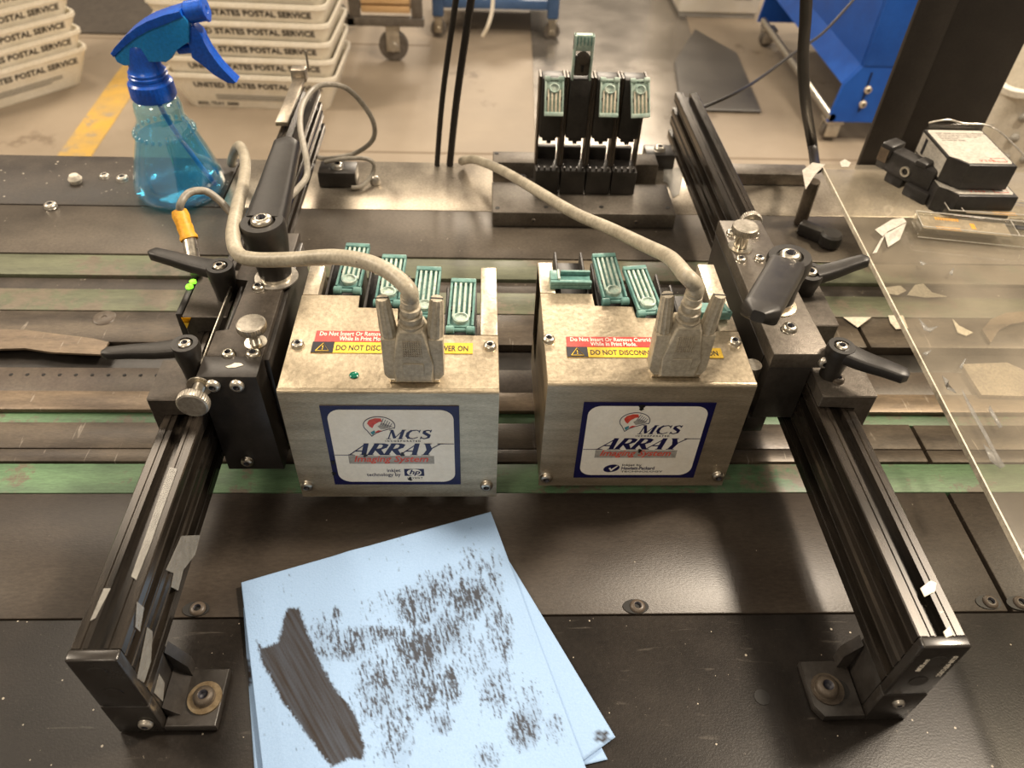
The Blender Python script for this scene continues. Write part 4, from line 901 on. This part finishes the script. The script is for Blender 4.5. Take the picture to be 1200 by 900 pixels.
for P_ in ([(1127,456),(1131,462),(1140,478),(1155,505),(1168,530),(1178,546),(1172,549),(1160,540),(1152,520),(1162,528),(1150,505),(1138,484),(1130,466)],[(1104,440),(1112,446),(1108,452),(1118,456),(1121,461),(1110,456)],[(1124,430),(1131,420),(1137,424),(1132,421),(1127,433)],[(1076,372),(1088,384),(1100,382),(1090,389),(1083,387)],[(1080,414),(1092,410),(1086,417)],[(1160,475),(1175,500),(1171,502),(1158,480)],[(1078,305),(1086,309),(1080,311)],[(1112,320),(1118,313),(1116,323)]):
    prism(bm,[tuple(at(x,y,ZS+.0041).xy) for x,y in P_],ZS+.00402,ZS+.00412)
obj('scuff_marks',bm,M_['tape'],sh,stuff=True)
# scraps and pale shapes under the sheet on the bed
def scrap(name,pts,z,m,label,cat='paper scrap',group=None,th=.0004,bev=0):
    return tag(obj(name,prism(nb(),[tuple(at(x,y,z).xy) for x,y in pts],z,z+th,bev=bev),M_[m]),label,cat,group)
scrap('pale_piece',[(988,372),(1021,372),(1005,384)],.0004,'paper','small white paper triangle on the belt left of the clear sheet')
scrap('pale_piece',[(1041,370),(1058,370),(1064,385),(1050,386),(1043,378)],.0004,'paper','small pale paper piece just under the left edge of the clear sheet')
scrap('pale_piece',[(1038,337),(1055,335),(1062,341),(1052,346),(1040,344)],.0004,'paper','rounded pale shape under the clear sheet beside its edge')  # this and the next two are plain flat pale shapes
scrap('pale_piece',[(1063,346),(1072,334),(1082,333),(1092,343),(1110,348),(1085,349)],.0004,'paper','ragged pale shape under the clear sheet, right of the rounded one')
scrap('pale_piece',[(1116,374),(1124,382),(1140,390),(1132,394),(1122,390)],.0004,'paper','narrow pale shape under the middle of the clear sheet')
scrap('cardboard_strip',[(1150,388),(1160,376),(1178,368),(1205,366),(1205,378),(1185,381),(1170,388),(1160,403)],.0006,'tanstrip','curved tan strip under the clear sheet at the right','strip',th=.0016)
scrap('steel_cover',[(1125,430),(1178,428),(1205,440),(1215,468),(1148,466)],.0015,'steelpl','bright bare steel cover plate under the clear sheet','plate',th=.003)
# folded white label on the sheet
t=thing('folded_label','folded white label lying on the clear sheet left of the cartridge clips','label',tuple(sheetspot(1040,280)))
for pts,dz,nm in (([(1025,270),(1045,258),(1058,256),(1062,261),(1040,272),(1034,278)],.0004,'label_flap'),([(1036,276),(1062,262),(1054,282),(1040,291)],.0008,'label_panel'),([(1032,281),(1037,276),(1027,297),(1022,298)],.0004,'label_flap')):
    obj(nm,prism(nb(),[tuple(sheetspot(x,y).xy) for x,y in pts],ZS+.0041+dz,ZS+.0044+dz),M_['cartlabel'],t)
obj('faint_print',prism(nb(),[tuple(sheetspot(x,y).xy) for x,y in ((1042,276),(1054,269),(1048,280),(1042,284))],ZS+.0053,ZS+.0054),M_['greyprint'],t)
t=scrap('label_scrap',[(940,200),(952,191),(967,193),(955,205),(944,222)],ZS+.0042,'cartlabel','white label scrap at the far left corner of the clear sheet','label')
scrap('label_scrap',[(984,190),(990,187),(997,191),(994,196),(986,196)],ZS+.0042,'cartlabel','tiny pale round sticker near the black column foot','label')
# black clamp block under the sheet near the post
tb=thing('toggle_clamp','black clamp lying under the left edge of the clear sheet beside the post','clamp',tuple(at(965,270,.001)))
bm=nb(); p=at(955,262,.012); box(bm,-.018,.018,-.006,.006,0,.012,.002,T(p.x+.002,p.y-.008,.0006)@R(-.7,'Z')); obj('clamp_arm',bm,M_['cartblack'],tb)
bm=nb(); p=at(975,275,.012); cyl(bm,.010,.0006,.014,T(p.x,p.y,0),20,bev=.002); obj('clamp_hub',bm,M_['cartblack'],tb)
# column
c1=at(1002,190); cl=thing('black_column','tall matt black steel column rising behind the clear sheet','column',(c1.x+.09,c1.y+.05,-.13))
xA=c1.x; yA=.742
Hc=.9
rz_=W[cl]
obj('flange',box(nb(),xA,xA+.034,yA,yA+.006,-.8,Hc,.001),M_['column'],cl)
xW=atY(1155,145,yA+.016).x-xA
obj('web',box(nb(),xA+.034,xA+xW,yA+.016,yA+.022,-.8,Hc,.001),M_['column'],cl)
obj('flange_return',box(nb(),xA+.0335,xA+.0395,yA+.0063,yA+.0158,-.8,Hc,.001),M_['column'],cl)
obj('flange_return',box(nb(),xA+xW-.006,xA+xW,yA+.0225,yA+.11,-.8,Hc,.001),M_['column'],cl)
# rear bar section and small flat bar right of right rail
xa_,xb_=at(868,200,.012).x,at(947,200,.012).x
tag(obj('flat_bar',box(nb(),xa_-.008,xb_,at(900,205,.012).y,at(900,193,.012).y,.0006,.013,.0008),M_['greyplate']),'short black flat bar on the rear edge between the right rail and the clear sheet','bar')

# ================= CARTRIDGES ON THE SHEET =================
zs=ZS+.0042
def cartridge(label,Fl,Fr,Bl,ztop_,z0,chips):
    """Fl, Fr front edge pixels on the top face, Bl rear left pixel"""
    a=at(*Fl,ztop_); b=at(*Fr,ztop_); c=at(*Bl,ztop_)
    t=thing('ink_cartridge',label,'cartridge',((a.x+b.x)/2,a.y,z0),0,'black ink cartridges on the clear sheet')
    x0,x1,y0,y1=a.x,b.x,a.y,c.y
    # body with concave front left corner
    pts=[(x0+.012,y0),(x1,y0),(x1,y1),(x0,y1),(x0,y0+.014),(x0+.006,y0+.010)]
    bd=obj('shell',prism(nb(),pts,z0,ztop_-.0004,bev=.0012,seg=2),M_['cartblack'],t)
    i=.0022
    lb=obj('top_label',prism(nb(),[(x0+.013,y0+.003),(x1-.004,y0+.003),(x1-i,y0+.006),(x1-i,y1-.004),(x1-.004,y1-i),(x0+.003,y1-i),(x0+.0014,y1-.005),(x0+.0014,y0+.0145),(x0+.007,y0+.0105)],ztop_-.0004,ztop_-.0001),M_['cartlabel'],t)
    bm=nb(); 
    for k in range(5):
        y=y1-.009-k*.0032; text(['KEEP FROM CHILDREN  CARTRIDGE','store at room temp away from heat','do not shake  do not open  ink','versatile black','see back for details'][k],.0027,T(x0+.007,y,ztop_),.00001,.00006,bm=bm)
    obj('lettering',bm,M_['tyre'],lb)
    bm=nb(); text('V 2 0 0',.0045,T(x0+.024,y0+.006,ztop_),.00001,.00006,bm=bm); bx=x1-.018; tube(bm,[(bx,y0+.006,ztop_),(bx+.012,y0+.006,ztop_),(bx+.012,y0+.012,ztop_),(bx,y0+.012,ztop_),(bx,y0+.006,ztop_)],.0002,5,1,sm=False)
    obj('lettering',bm,M_['redprint'],lb)
    if not chips: return t,(x0,x1,y0,y1)
    sl=obj('side_label',box(nb(),x0-.0003,x0-.0001,y0+.0145,y1-.002,z0+.003,ztop_-.0025,0),M_['cartlabel'],t)
    bm=nb(); box(bm,x0-.0006,x0-.0004,y1-.014,y1-.010,z0+.005,ztop_-.004,0); obj('print_block',bm,M_['black'],sl)
    return t,(x0,x1,y0,y1)
cu,ext=cartridge('upper black ink cartridge with a white printed label, stacked on another',(1120,193),(1193,194),(1102,151),zs+.046,zs+.0232,True)
cl2,ext2=cartridge('lower black ink cartridge, mostly covered by the one stacked on it',(1108,229),(1196,232),(1080,192),zs+.0225,zs+.0004,False)
t=thing('cartridge_holder','clear plastic holder standing behind the upper ink cartridge','holder',(ext[0]+.02,ext[3]+.006,zs))
bm=nb(); box(bm,ext[0]+.004,ext[1]+.01,ext[3]+.0012,ext[3]+.0028,zs,zs+.050,.0006); obj('rear_wall',bm,M_['clearpl'],t)
bm=nb(); tube(bm,[(ext[0]+.004,ext[3]+.003,zs+.050),(ext[0]+.02,ext[3]+.003,zs+.053),(ext[0]+.035,ext[3]+.003,zs+.050),(ext[1]+.006,ext[3]-.004,zs+.050),(ext[1]+.008,ext[2]+.01,zs+.050),(ext[1]+.009,ext[2]-.006,zs+.046)],.0008,8,6); obj('rim',bm,M_['zinc'],t,'shiny pale rim')
# dark bracket left of cartridges
t=thing('black_bracket','black moulded bracket with round holes, left of the ink cartridges','bracket',tuple(at(1068,205,zs)))
a=at(1040,168,zs+.03); b=at(1098,212,zs+.02); d=(b-a); ang=math.atan2(d.y,d.x); L_=math.hypot(d.x,d.y)
Mb=T(a.x,a.y,zs)@R(ang,'Z')
bm=nb(); box(bm,0,L_,-.008,.008,.010,.030,.002,Mb); box(bm,.0,.012,-.010,.010,.022,.034,.002,Mb); box(bm,.012,.03,-.006,.006,.0004,.012,.002,Mb); box(bm,.035,.046,-.009,.004,.028,.033,.0015,Mb); box(bm,L_-.02,L_+.004,-.012,.010,.0004,.012,.002,Mb)
obj('bracket_body',bm,M_['cartblack'],t)
obj('hole_ring',lathe(nb(),[(.003,0),(.0045,0),(.0045,.0015),(.003,.0015)],Mb@T(.030,-.0082,.019)@R(PI/2,'X'),20),M_['zinc'],t)
obj('brown_stain_pad',box(nb(),.001,.010,-.0104,-.0098,.018,.030,0,Mb),M_['tanstrip'],t)
# clear clips with contacts
def clip(label,pl,pr,w_,hz,flip):
    a=at(*pl,zs); b=at(*pr,zs); d=b-a; L_=math.hypot(d.x,d.y); M=T(a.x,a.y,zs+.0004)@R(math.atan2(d.y,d.x),'Z')
    t=thing('clear_clip',label,'cartridge clip',(a.x,a.y,zs),0,'clear cartridge clips with gold contacts')
    bm=nb(); e=.0014
    box(bm,0,L_,0,e,0,hz,.0004,M); box(bm,0,L_,w_-e,w_,0,hz,.0004,M); box(bm,0,e,e,w_-e,0,hz,.0004,M); box(bm,L_-e,L_,e,w_-e,0,hz,.0004,M)
    obj('clip_walls',bm,M_['clearpl'],t)
    bm=nb(); box(bm,e,L_-e,e,w_-e,hz-.0016,hz-.0006,.0002,M); obj('clip_top',bm,M_['clearpl'],t)
    # bright moulded rims
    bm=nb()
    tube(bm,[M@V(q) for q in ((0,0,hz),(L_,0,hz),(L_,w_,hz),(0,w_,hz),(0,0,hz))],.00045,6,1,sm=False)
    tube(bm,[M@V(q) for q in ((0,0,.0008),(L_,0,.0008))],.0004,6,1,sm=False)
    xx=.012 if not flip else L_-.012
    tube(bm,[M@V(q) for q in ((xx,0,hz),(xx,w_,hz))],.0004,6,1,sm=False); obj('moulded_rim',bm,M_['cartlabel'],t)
    s0,s1=(.016,L_-.002) if not flip else (.002,L_-.016)
    fx=obj('contact_film',box(nb(),s0,s1,.002,w_-.002,hz-.0030,hz-.0026,0,M),M_['circuit'],t)
    g0=s0+(.015 if not flip else .004)
    bm=nb(); mid=w_/2
    gx=(s0+.014) if not flip else (s1-.030); box(bm,gx,gx+.0035,mid-.004,mid+.004,hz-.0026,hz-.0024,0,M)
    for k in range(9):
        x=(gx+.011 if not flip else gx-.027)+k*.0022
        box(bm,x,x+.0012,w_-.0065,w_-.0025,hz-.0026,hz-.0024,0,M); box(bm,x-.002,x-.0008,.0025,.0065,hz-.0026,hz-.0024,0,M)
    obj('gold_contacts',bm,M_['gold'],fx,stuff=True)
    bm=nb(); lx=.006 if not flip else L_-.008; box(bm,lx-.004,lx+.004,mid-.003,mid+.003,hz+.0002,hz+.0012,.0004,M); obj('latch_window',bm,M_['dark'],t)
    return t
clip('farther clear plastic clip with gold contacts, against the lower cartridge',(1106,260),(1215,267),.0235,.011,False)
clip('nearer clear plastic clip with gold contacts, set further left',(1075,279),(1205,292),.0235,.011,True)

# ================= WIPES =================
def wcol(name,stains):
    m=bpy.data.materials.new(name); m.use_nodes=True; nt=m.node_tree; N=nt.nodes; L=nt.links; b=N['Principled BSDF']; b.inputs['Roughness'].default_value=.85
    at_=N.new('ShaderNodeAttribute'); at_.attribute_name='stain'
    tc=N.new('ShaderNodeTexCoord'); nz=N.new('ShaderNodeTexNoise'); nz.inputs['Scale'].default_value=900; nz.inputs['Detail'].default_value=3; L.new(tc.outputs['Object'],nz.inputs['Vector'])
    a=N.new('ShaderNodeMix'); a.data_type='RGBA'; a.inputs[6].default_value=(.25,.39,.62,1); a.inputs[7].default_value=(.32,.47,.70,1); L.new(nz.outputs[0],a.inputs[0])
    x=N.new('ShaderNodeMix'); x.data_type='RGBA'; x.inputs[7].default_value=(.022,.016,.013,1); L.new(at_.outputs['Fac'],x.inputs[0]); L.new(a.outputs[2],x.inputs[6]); L.new(x.outputs[2],b.inputs['Base Color'])
    bp=N.new('ShaderNodeBump'); bp.inputs['Strength'].default_value=.35; bp.inputs['Distance'].default_value=.0005; L.new(nz.outputs[0],bp.inputs['Height']); L.new(bp.outputs[0],b.inputs['Normal']); return m
WM=wcol('blue_wipe_paper',True)
def proj(p):
    c=RM.transposed()@(p-V((0,0,CZ))); return 600+FPX*c.x/-c.z,450-FPX*c.y/-c.z
def inpoly(x,y,P):
    r=False; j=len(P)-1
    for i in range(len(P)):
        if (P[i][1]>y)!=(P[j][1]>y) and x<(P[j][0]-P[i][0])*(y-P[i][1])/(P[j][1]-P[i][1])+P[i][0]: r=not r
        j=i
    return r
def dpoly(x,y,P):
    d=1e9
    for i in range(len(P)):
        ax,ay=P[i];bx,by=P[(i+1)%len(P)]; t=max(0,min(1,((x-ax)*(bx-ax)+(y-ay)*(by-ay))/((bx-ax)**2+(by-ay)**2))); d=min(d,math.hypot(x-ax-t*(bx-ax),y-ay-t*(by-ay)))
    return d
SW=[(x/2.609+280,y/2.609+590) for x,y in [(52,420),(75,442),(120,425),(140,345),(150,322),(185,320),(212,395),(240,465),(290,560),(360,648),(385,740),(380,785),(335,780),(285,808),(240,755),(130,600),(70,485)]]
BL=[(x/2.609+280,y/2.609+590,a/2.609,b/2.609,k) for x,y,a,b,k in [(540,315,60,50,.85),(600,270,60,50,.65),(640,225,25,30,.6),(700,290,55,55,.85),(720,190,40,45,.5),(420,405,130,25,.8),(340,440,60,40,.7),(550,445,65,50,.95),(640,390,60,60,.7),(430,560,70,90,.72),(485,690,45,110,.62),(560,560,70,85,.72),(645,560,35,55,.75),(620,670,28,32,.7),(780,330,28,150,.62),(810,410,25,70,.7),(740,480,70,60,.5),(785,570,45,70,.6),(870,690,40,55,.85),(900,640,25,60,.5),(965,690,28,40,.55),(760,775,40,35,.55),(300,340,12,22,.9),(260,420,40,60,.6),(430,320,50,45,.35),(880,590,40,40,.35),(400,720,50,60,.3)]]
def stain_main(p):
    x,y=proj(p); 
    sx=x-(y-750)*.22
    n1=noise.fractal(V((sx*.34,y*.075,1.3)),.8,2.0,5); n2=noise.fractal(V((x*.5,y*.22,7.1)),.8,2,3); n3=noise.noise(V((x*.02,y*.02,3)))
    s=0
    wob=noise.noise(V((x*.06,y*.06,9)))*4
    if 295<x<435 and 700<y:
        d=dpoly(x,y,SW); ins=inpoly(x,y,SW); dd=d if ins else -d
        dd+=wob*.4+n2*2.5
        e=max(0,min(1,dd/3+.4)); ux=(x-(300+ (y-715)*.55)); st_=noise.fractal(V((ux*.22,y*.012,5)),1,2,4)
        s=e*(.95+st_*.08)
    k=0
    for bx,by,a,b,q in BL:
        r=((x-bx)/a)**2+((y-by)/b)**2
        if r<2.2: k=max(k,q*(1-r/2.2)**.6)
    t=max(0,min(1,(k*1.2+ .62*n1+.42*n2-.55)*2.0))
    s=max(s,t*.92); soft=max(0,k-.25)*.45*(.7+n3)
    return max(0,min(1,max(s,soft)))
def wipe(label,cs,z,nu,nv,stain,wav=.0006,seed=0,lift=None):
    A,B,Cc,D=[V((c[0],c[1],z)) for c in cs]   # A near-left-top, B right-top, C right-bottom, D left-bottom
    bm=nb(); lay=bm.verts.layers.float.new('stain'); g=[]
    for j in range(nv+1):
        row=[]
        for i in range(nu+1):
            u,v=i/nu,j/nv; p=(A*(1-u)+B*u)*(1-v)+(D*(1-u)+Cc*u)*v
            e=min(u,1-u,v,1-v)
            p.z+=wav*(1+noise.noise(V((p.x*18,p.y*18,seed))))*min(1,e*12+.2)
            if lift: p.z+=lift(u,v)
            q=bm.verts.new(p); q[lay]=stain(p) if stain else 0; row.append(q)
        g.append(row)
    for j in range(nv):
        for i in range(nu): bm.faces.new((g[j][i],g[j+1][i],g[j+1][i+1],g[j][i+1]))
    for f in bm.faces: f.smooth=True
    me=bpy.data.meshes.new('blue_wipe'); bm.to_mesh(me); bm.free(); me.materials.append(WM)
    o=bpy.data.objects.new('blue_wipe',me); C.objects.link(o); md=o.modifiers.new('thickness','SOLIDIFY'); md.thickness=.00045; md.offset=1
    tag(o,label,'wipe','stack of blue paper wipes'); return o
A=at(283,684,.003).xy; B=at(575,601,.003).xy; r0=at(686,900,.003).xy; l0=at(308,900,.003).xy
A=V(A);B=V(B); Dd=A+(V(l0)-A)*2.1; Cd=B+(V(r0)-B)*1.6
def lift_top(u,v):   # slight crease near the far edge
    return .0006*math.exp(-((u-.42)/.05)**2)*(1-v)*1.0 + .0010*math.exp(-(v/.035)**2)*u*(1-u)*2
wipe('top blue paper wipe with a broad brown smear and scattered ink blots',[A,B,Cd,Dd],.0036,250,330,stain_main,.0007,1,lift_top)
def st2(p):
    x,y=proj(p); n=noise.fractal(V((x*.05,y*.3,2)),1,2,3)
    k=max(0,1-((x-706)/11)**2-((y-860)/3)**2)+max(0,1-((x-706)/12)**2-((y-867)/3)**2)
    return max(0,min(1,(k+n*.3)*1.5)) if k>0 else 0
c=[at(300,696,.0022),at(570,606,.0022),at(721,864,.0022),at(698,905,.0022)]
c2=V(c[2].xy)
wipe('second blue wipe under the top one, its corner showing at the lower right',[V(c[0].xy)+V((.008,-.012)),V(c[1].xy)+V((.0005,-.006)),c2,V((-.035,.085))],.0020,90,70,st2,.0006,5)
def st3(p):
    x,y=proj(p); n=noise.fractal(V((x*.05,y*.16,4)),1,2,3); k=max(0,1-((x-290)/8)**2-((y-795)/24)**2)
    return max(0,min(1,(k*1.3+n*.8-.35)*2)) if k>0 else 0
wipe('lowest blue wipe of the stack, its stained left edge showing',[V(at(285,712,.001).xy),V(at(590,650,.001).xy),V(at(712,890,.001).xy),V(at(304,985,.001).xy)],.0006,110,110,st3,.0005,8)

# ================= BACKGROUND =================
def frustum(bm,w0,w1,d0,d1,h,th,M,rim=.005):
    def ring(w_,d_,z,r=.03,n=4):
        return [bm.verts.new(M@V((x-w_/2,y-d_/2,z))) for x,y in rrect(w_,d_,min(r,w_*.2),n)]
    rs=[ring(w0,d0,0),ring(w1,d1,h-.012),ring(w1+rim,d1+rim,h-.012),ring(w1+rim,d1+rim,h),ring(w1-2*th,d1-2*th,h),ring(w0-2*th,d0-2*th,th)]
    n=len(rs[0])
    for a,b in zip(rs,rs[1:]):
        for i in range(n): bm.faces.new((a[i],a[(i+1)%n],b[(i+1)%n],b[i]))
    bm.faces.new(rs[0][::-1]); bm.faces.new(rs[-1])
def tray_stack(cx,cy,rz,n,pos,step,w0,w1,h,rz_j):
    d0,d1=.26,.33
    ords=['lowest','second','third','fourth','fifth','sixth','seventh','eighth']
    for i in range(n):
        zz=F+.0006+i*step
        t=thing('postal_tray','white plastic mail tray, %s from the floor in the %s stack'%(ords[i],pos),'mail tray',(cx,cy,zz),rz+rz_j[i%len(rz_j)],'mail trays in the %s stack'%pos)
        Wt=W[t]; bm=nb(); frustum(bm,w0,w1,d0,d1,h,.004,Wt); sh=obj('tray_shell',bm,M_['tray'],t,smooth=50)
        # corrugated side ribs
        tilt=math.atan2((d1-d0)/2,h-.012)
        M=Wt@T(0,-d0/2-.0014,0)@R(PI/2+tilt,'X')
        visible=(h*.72 if i else h*.66)
        bm=text('UNITED STATES POSTAL SERVICE',.028,M@T(0,visible,.0)@T(-w0/2+.045,0,0),.0002,.0008,0,fit=w0-.05)
        obj('lettering',bm,M_['traytext'],t,stuff=False)
        if i==0:
            bm=nb(); 
            for k,(x,y,w_) in enumerate(((-.13,.052,.30),(-.13,.044,.30),(-.13,.036,.26))): box(bm,x,x+w_,y-.002,y+.002,0,.0006,0,M)
            obj('small_print',bm,M_['greyprint'],t); obj('lettering',text('MAIL TRAY  EMM',.018,M@T(-w0/2+.035,.010,0),.0002,.0003),M_['traytext'],t)
b0=at(222,124,F); b1=at(385,130,F)
wB=(b1-b0).length; angR=math.atan2(b1.y-b0.y,b1.x-b0.x); mid=(b0+b1)/2; nrm=V((-math.sin(angR),math.cos(angR),0))
ctr=mid+nrm*.13
tray_stack(ctr.x,ctr.y,angR,7,'right',.056,wB,wB+.085,.125,(0,.01,-.008,.006,-.01,.012,.0))
b0=at(0,127,F); b1=at(98,97,F); angL=math.atan2(b1.y-b0.y,b1.x-b0.x); d=(b1-b0).normalized(); nrm=V((-d.y,d.x,0)); mid=b1-d*wB/2; ctr=mid+nrm*.13
tray_stack(ctr.x,ctr.y,angL,7,'left',.056,wB,wB+.085,.125,(0,.008,-.01,.01,-.006,.012,.0))
def caster(par,x,y,r,h,m='zinc'):
    bm=nb(); lathe(bm,[(0,-.014),(r*.9,-.014),(r,-.009),(r,.009),(r*.9,.014),(0,.014)],T(x,y,F+r+.001)@R(PI/2,'X'),24); wh=obj('caster_wheel',bm,M_['tyre'],par)
    bm=nb(); box(bm,x-r*.45,x+r*.45,y-.022,y-.018,F+r*.7,F+h,.002); box(bm,x-r*.45,x+r*.45,y+.018,y+.022,F+r*.7,F+h,.002); box(bm,x-r*.6,x+r*.6,y-.024,y+.024,F+h-.006,F+h,.002); obj('caster_fork',bm,M_[m],par)
    obj('hub_cap',lathe(nb(),[(0,0),(r*.35,0),(r*.3,.004),(0,.005)],T(x,y-.0225,F+r+.001)@R(PI/2,'X'),16),M_[m],wh)
# dolly with wooden slats
p=at(462,74,F); dl=thing('wood_dolly','grey dolly loaded with pale wooden slats, behind the right stack of trays','dolly',(p.x,p.y+.3,F))
caster(dl,p.x,p.y+.03,.055,.135); caster(dl,p.x-.26,p.y+.32,.055,.135)
zf=F+.136
bm=nb(); box(bm,p.x-.16,p.x+.12,p.y-.01,p.y+.02,zf,zf+.03,.003); box(bm,p.x-.16,p.x-.13,p.y-.01,p.y+.6,zf,zf+.03,.003) ; obj('deck_frame',bm,M_['tyre'],dl)
bm=nb(); box(bm,p.x-.15,p.x-.11,p.y-.005,p.y+.02,zf+.03,zf+.42,.003); obj('upright',bm,M_['tyre'],dl)
bm=nb(); box(bm,p.x+.075,p.x+.115,p.y-.005,p.y+.02,zf+.03,zf+.42,.003); obj('upright',bm,M_['tyre'],dl)
for k in range(4): obj('wooden_slat',box(nb(),p.x-.105,p.x+.07,p.y,p.y+.25,zf+.045+k*.03,zf+.068+k*.03,.002),M_['wood'],dl)
# brown post beside dolly
# blue cart frame
pl,pr_=at(514,46,F),at(645,40,F); ct=thing('blue_cart','dull blue tubular cart with small wheels, right of the dolly','cart',((pl.x+pr_.x)/2,pl.y+.2,F))
yc=pl.y+.03
for x in (pl.x,pr_.x):
    obj('leg',box(nb(),x-.022,x+.022,yc-.02,yc+.02,F+.085,F+.75,.003),M_['bluegrey'],ct); caster(ct,x,yc,.032,.084,'chrome')
obj('cross_rail',box(nb(),pl.x+.023,pr_.x-.023,yc-.015,yc+.015,F+.115,F+.15,.003),M_['bluegrey'],ct)
obj('deck',box(nb(),pl.x-.02,pr_.x+.02,yc+.021,yc+.45,F+.115,F+.13,.003),M_['rubbermat'],ct)
for x in (pl.x+.10,pl.x+.27):
    obj('stored_coil',lathe(nb(),[(.03,0),(.075,0),(.08,.02),(.075,.05),(.03,.05)],T(x,yc+.12,F+.21)@R(1.2,'X'),24),M_['tanstrip' if x<pl.x+.2 else 'strip'],ct)
tag(obj('white_hose',tube(nb(),[atY(578,-20,2.6),atY(577,10,2.6),atY(572,30,2.6),atY(566,42,2.62)],.006,8,6),M_['tray']),'thin white hose end dangling in front of the blue cart','hose')
# blue bin on casters
Yb_=2.37; bn=thing('blue_bin','bright blue steel bin on casters behind the black column','bin',(1.45,Yb_+.45,F))
P_=lambda x,y:(atY(x,y,Yb_).x,atY(x,y,Yb_).z)
g0,g1,g2=P_(969,143),P_(988,100),P_(1011,78); g3=(g2[0],g2[1]+1.0)
xr_=g2[0]+.9
bm=nb()
prism(bm,[g0,(xr_,g0[1]),(xr_,g2[1]),(g2[0],g2[1]),g1],-(Yb_+.012),-Yb_,R(PI/2,'X'),bev=.002); obj('corner_skirt',bm,M_['blue'],bn)
prf=[g1,(g1[0]+.012,g1[1]-.004),(g2[0]+.012,g2[1]),(g2[0]+.012,g3[1]),g3,(g2[0],g2[1])]
bm=nb(); prism(bm,prf,-(Yb_+.9),-(Yb_+.0125),R(PI/2,'X')); obj('side_panel',bm,M_['blue'],bn,smooth=0)
bm=nb(); box(bm,g2[0]+.001,xr_,Yb_-.003,Yb_+.012,g2[1]+.002,g3[1],.002); obj('front_panel',bm,M_['blue'],bn)
bm=nb(); box(bm,g2[0]+.013,xr_,Yb_+.0125,Yb_+.9,g2[1]-.004,g2[1],.0); obj('bin_floor',bm,M_['blue'],bn)
bm=nb(); tube(bm,[(g0[0]+.012,Yb_+.0,g0[1]+.015),(g0[0]+.012,Yb_+.86,g0[1]+.015)],.013,14,1,sm=False); obj('side_tube',bm,M_['zinc'],bn)
bm=nb(); prism(bm,[g0,(xr_,g0[1]),(xr_,g2[1]),(g2[0],g2[1]),g1],-(Yb_+.9),-(Yb_+.888),R(PI/2,'X')); obj('corner_skirt',bm,M_['blue'],bn)
for q in ((1017,105),(1011,122)):
    v=atY(*q,Yb_-.001); screw(bn,v,.012,(0,-1,0),'bright')
bm=nb(); tube(bm,[atY(1022,85,Yb_-.002),atY(1006,131,Yb_-.002)],.0025,6,1,sm=False); obj('seam_line',bm,M_['dark'],bn)
for yy in (Yb_+.04,Yb_+.84):
    xk=g0[0]+.035; bm=nb(); box(bm,xk-.03,xk+.03,yy-.03,yy+.03,g0[1]-.014,g0[1]-.002,.003); box(bm,xk-.022,xk+.022,yy-.028,yy-.022,F+.02,g0[1]-.014,.003); box(bm,xk-.022,xk+.022,yy+.022,yy+.028,F+.02,g0[1]-.014,.003); obj('caster_fork',bm,M_['zinc'],bn)
    bm=nb(); lathe(bm,[(0,-.012),(.026,-.012),(.03,-.008),(.03,.008),(.026,.012),(0,.012)],T(xk,yy,F+.031)@R(PI/2,'X'),20); obj('caster_wheel',bm,M_['tyre'],bn)
# white cabinet base far behind
p=at(860,22,F); mc=thing('white_cabinet','white cabinet base far behind, left of the blue bin','cabinet',(p.x,p.y+.3,F))
obj('cabinet_body',box(nb(),p.x-.25,p.x+.10,p.y,p.y+.6,F+.02,F+.7,.01),M_['tray'],mc); obj('kick_plate',box(nb(),p.x-.24,p.x+.09,p.y+.01,p.y+.59,F+.0006,F+.0195,.0),M_['greyprint'],mc)
obj('vent_patch',box(nb(),p.x-.02,p.x+.06,p.y-.003,p.y-.0004,F+.08,F+.12,.001),M_['greyprint'],mc)
# white perforated basket at far right
p=at(1185,125,-.3); bk=thing('white_basket','white perforated plastic basket standing behind the black column at the right','basket',(p.x+.12,p.y+.1,F))
bm=nb(); frustum(bm,.30,.40,.30,.36,.56,.006,T(p.x+.14,p.y+.12,F+.0006),.02); sh=obj('basket_shell',bm,M_['basket'],bk,smooth=50)
bm=nb()
for i in range(7):
    for j in range(9):
        z=F+.12+j*.048; t_=(z-F)/.56; ww=.30+.10*t_; yy=p.y+.12-(.15+.03*t_); x=p.x+.14-ww/2+.05+i*(ww-.1)/6
        lathe(bm,[(.0,0),(.011,0),(.011,.0014),(0,.0014)],T(x,yy-.003,z)@R(PI/2,'X'),10)
obj('round_holes',bm,M_['greyprint'],bk,stuff=True)
# table base under the bed
tb=obj('table_base',box(nb(),-.95,.95,-.2,.70,F,-.141,.004),M_['column'],bed)
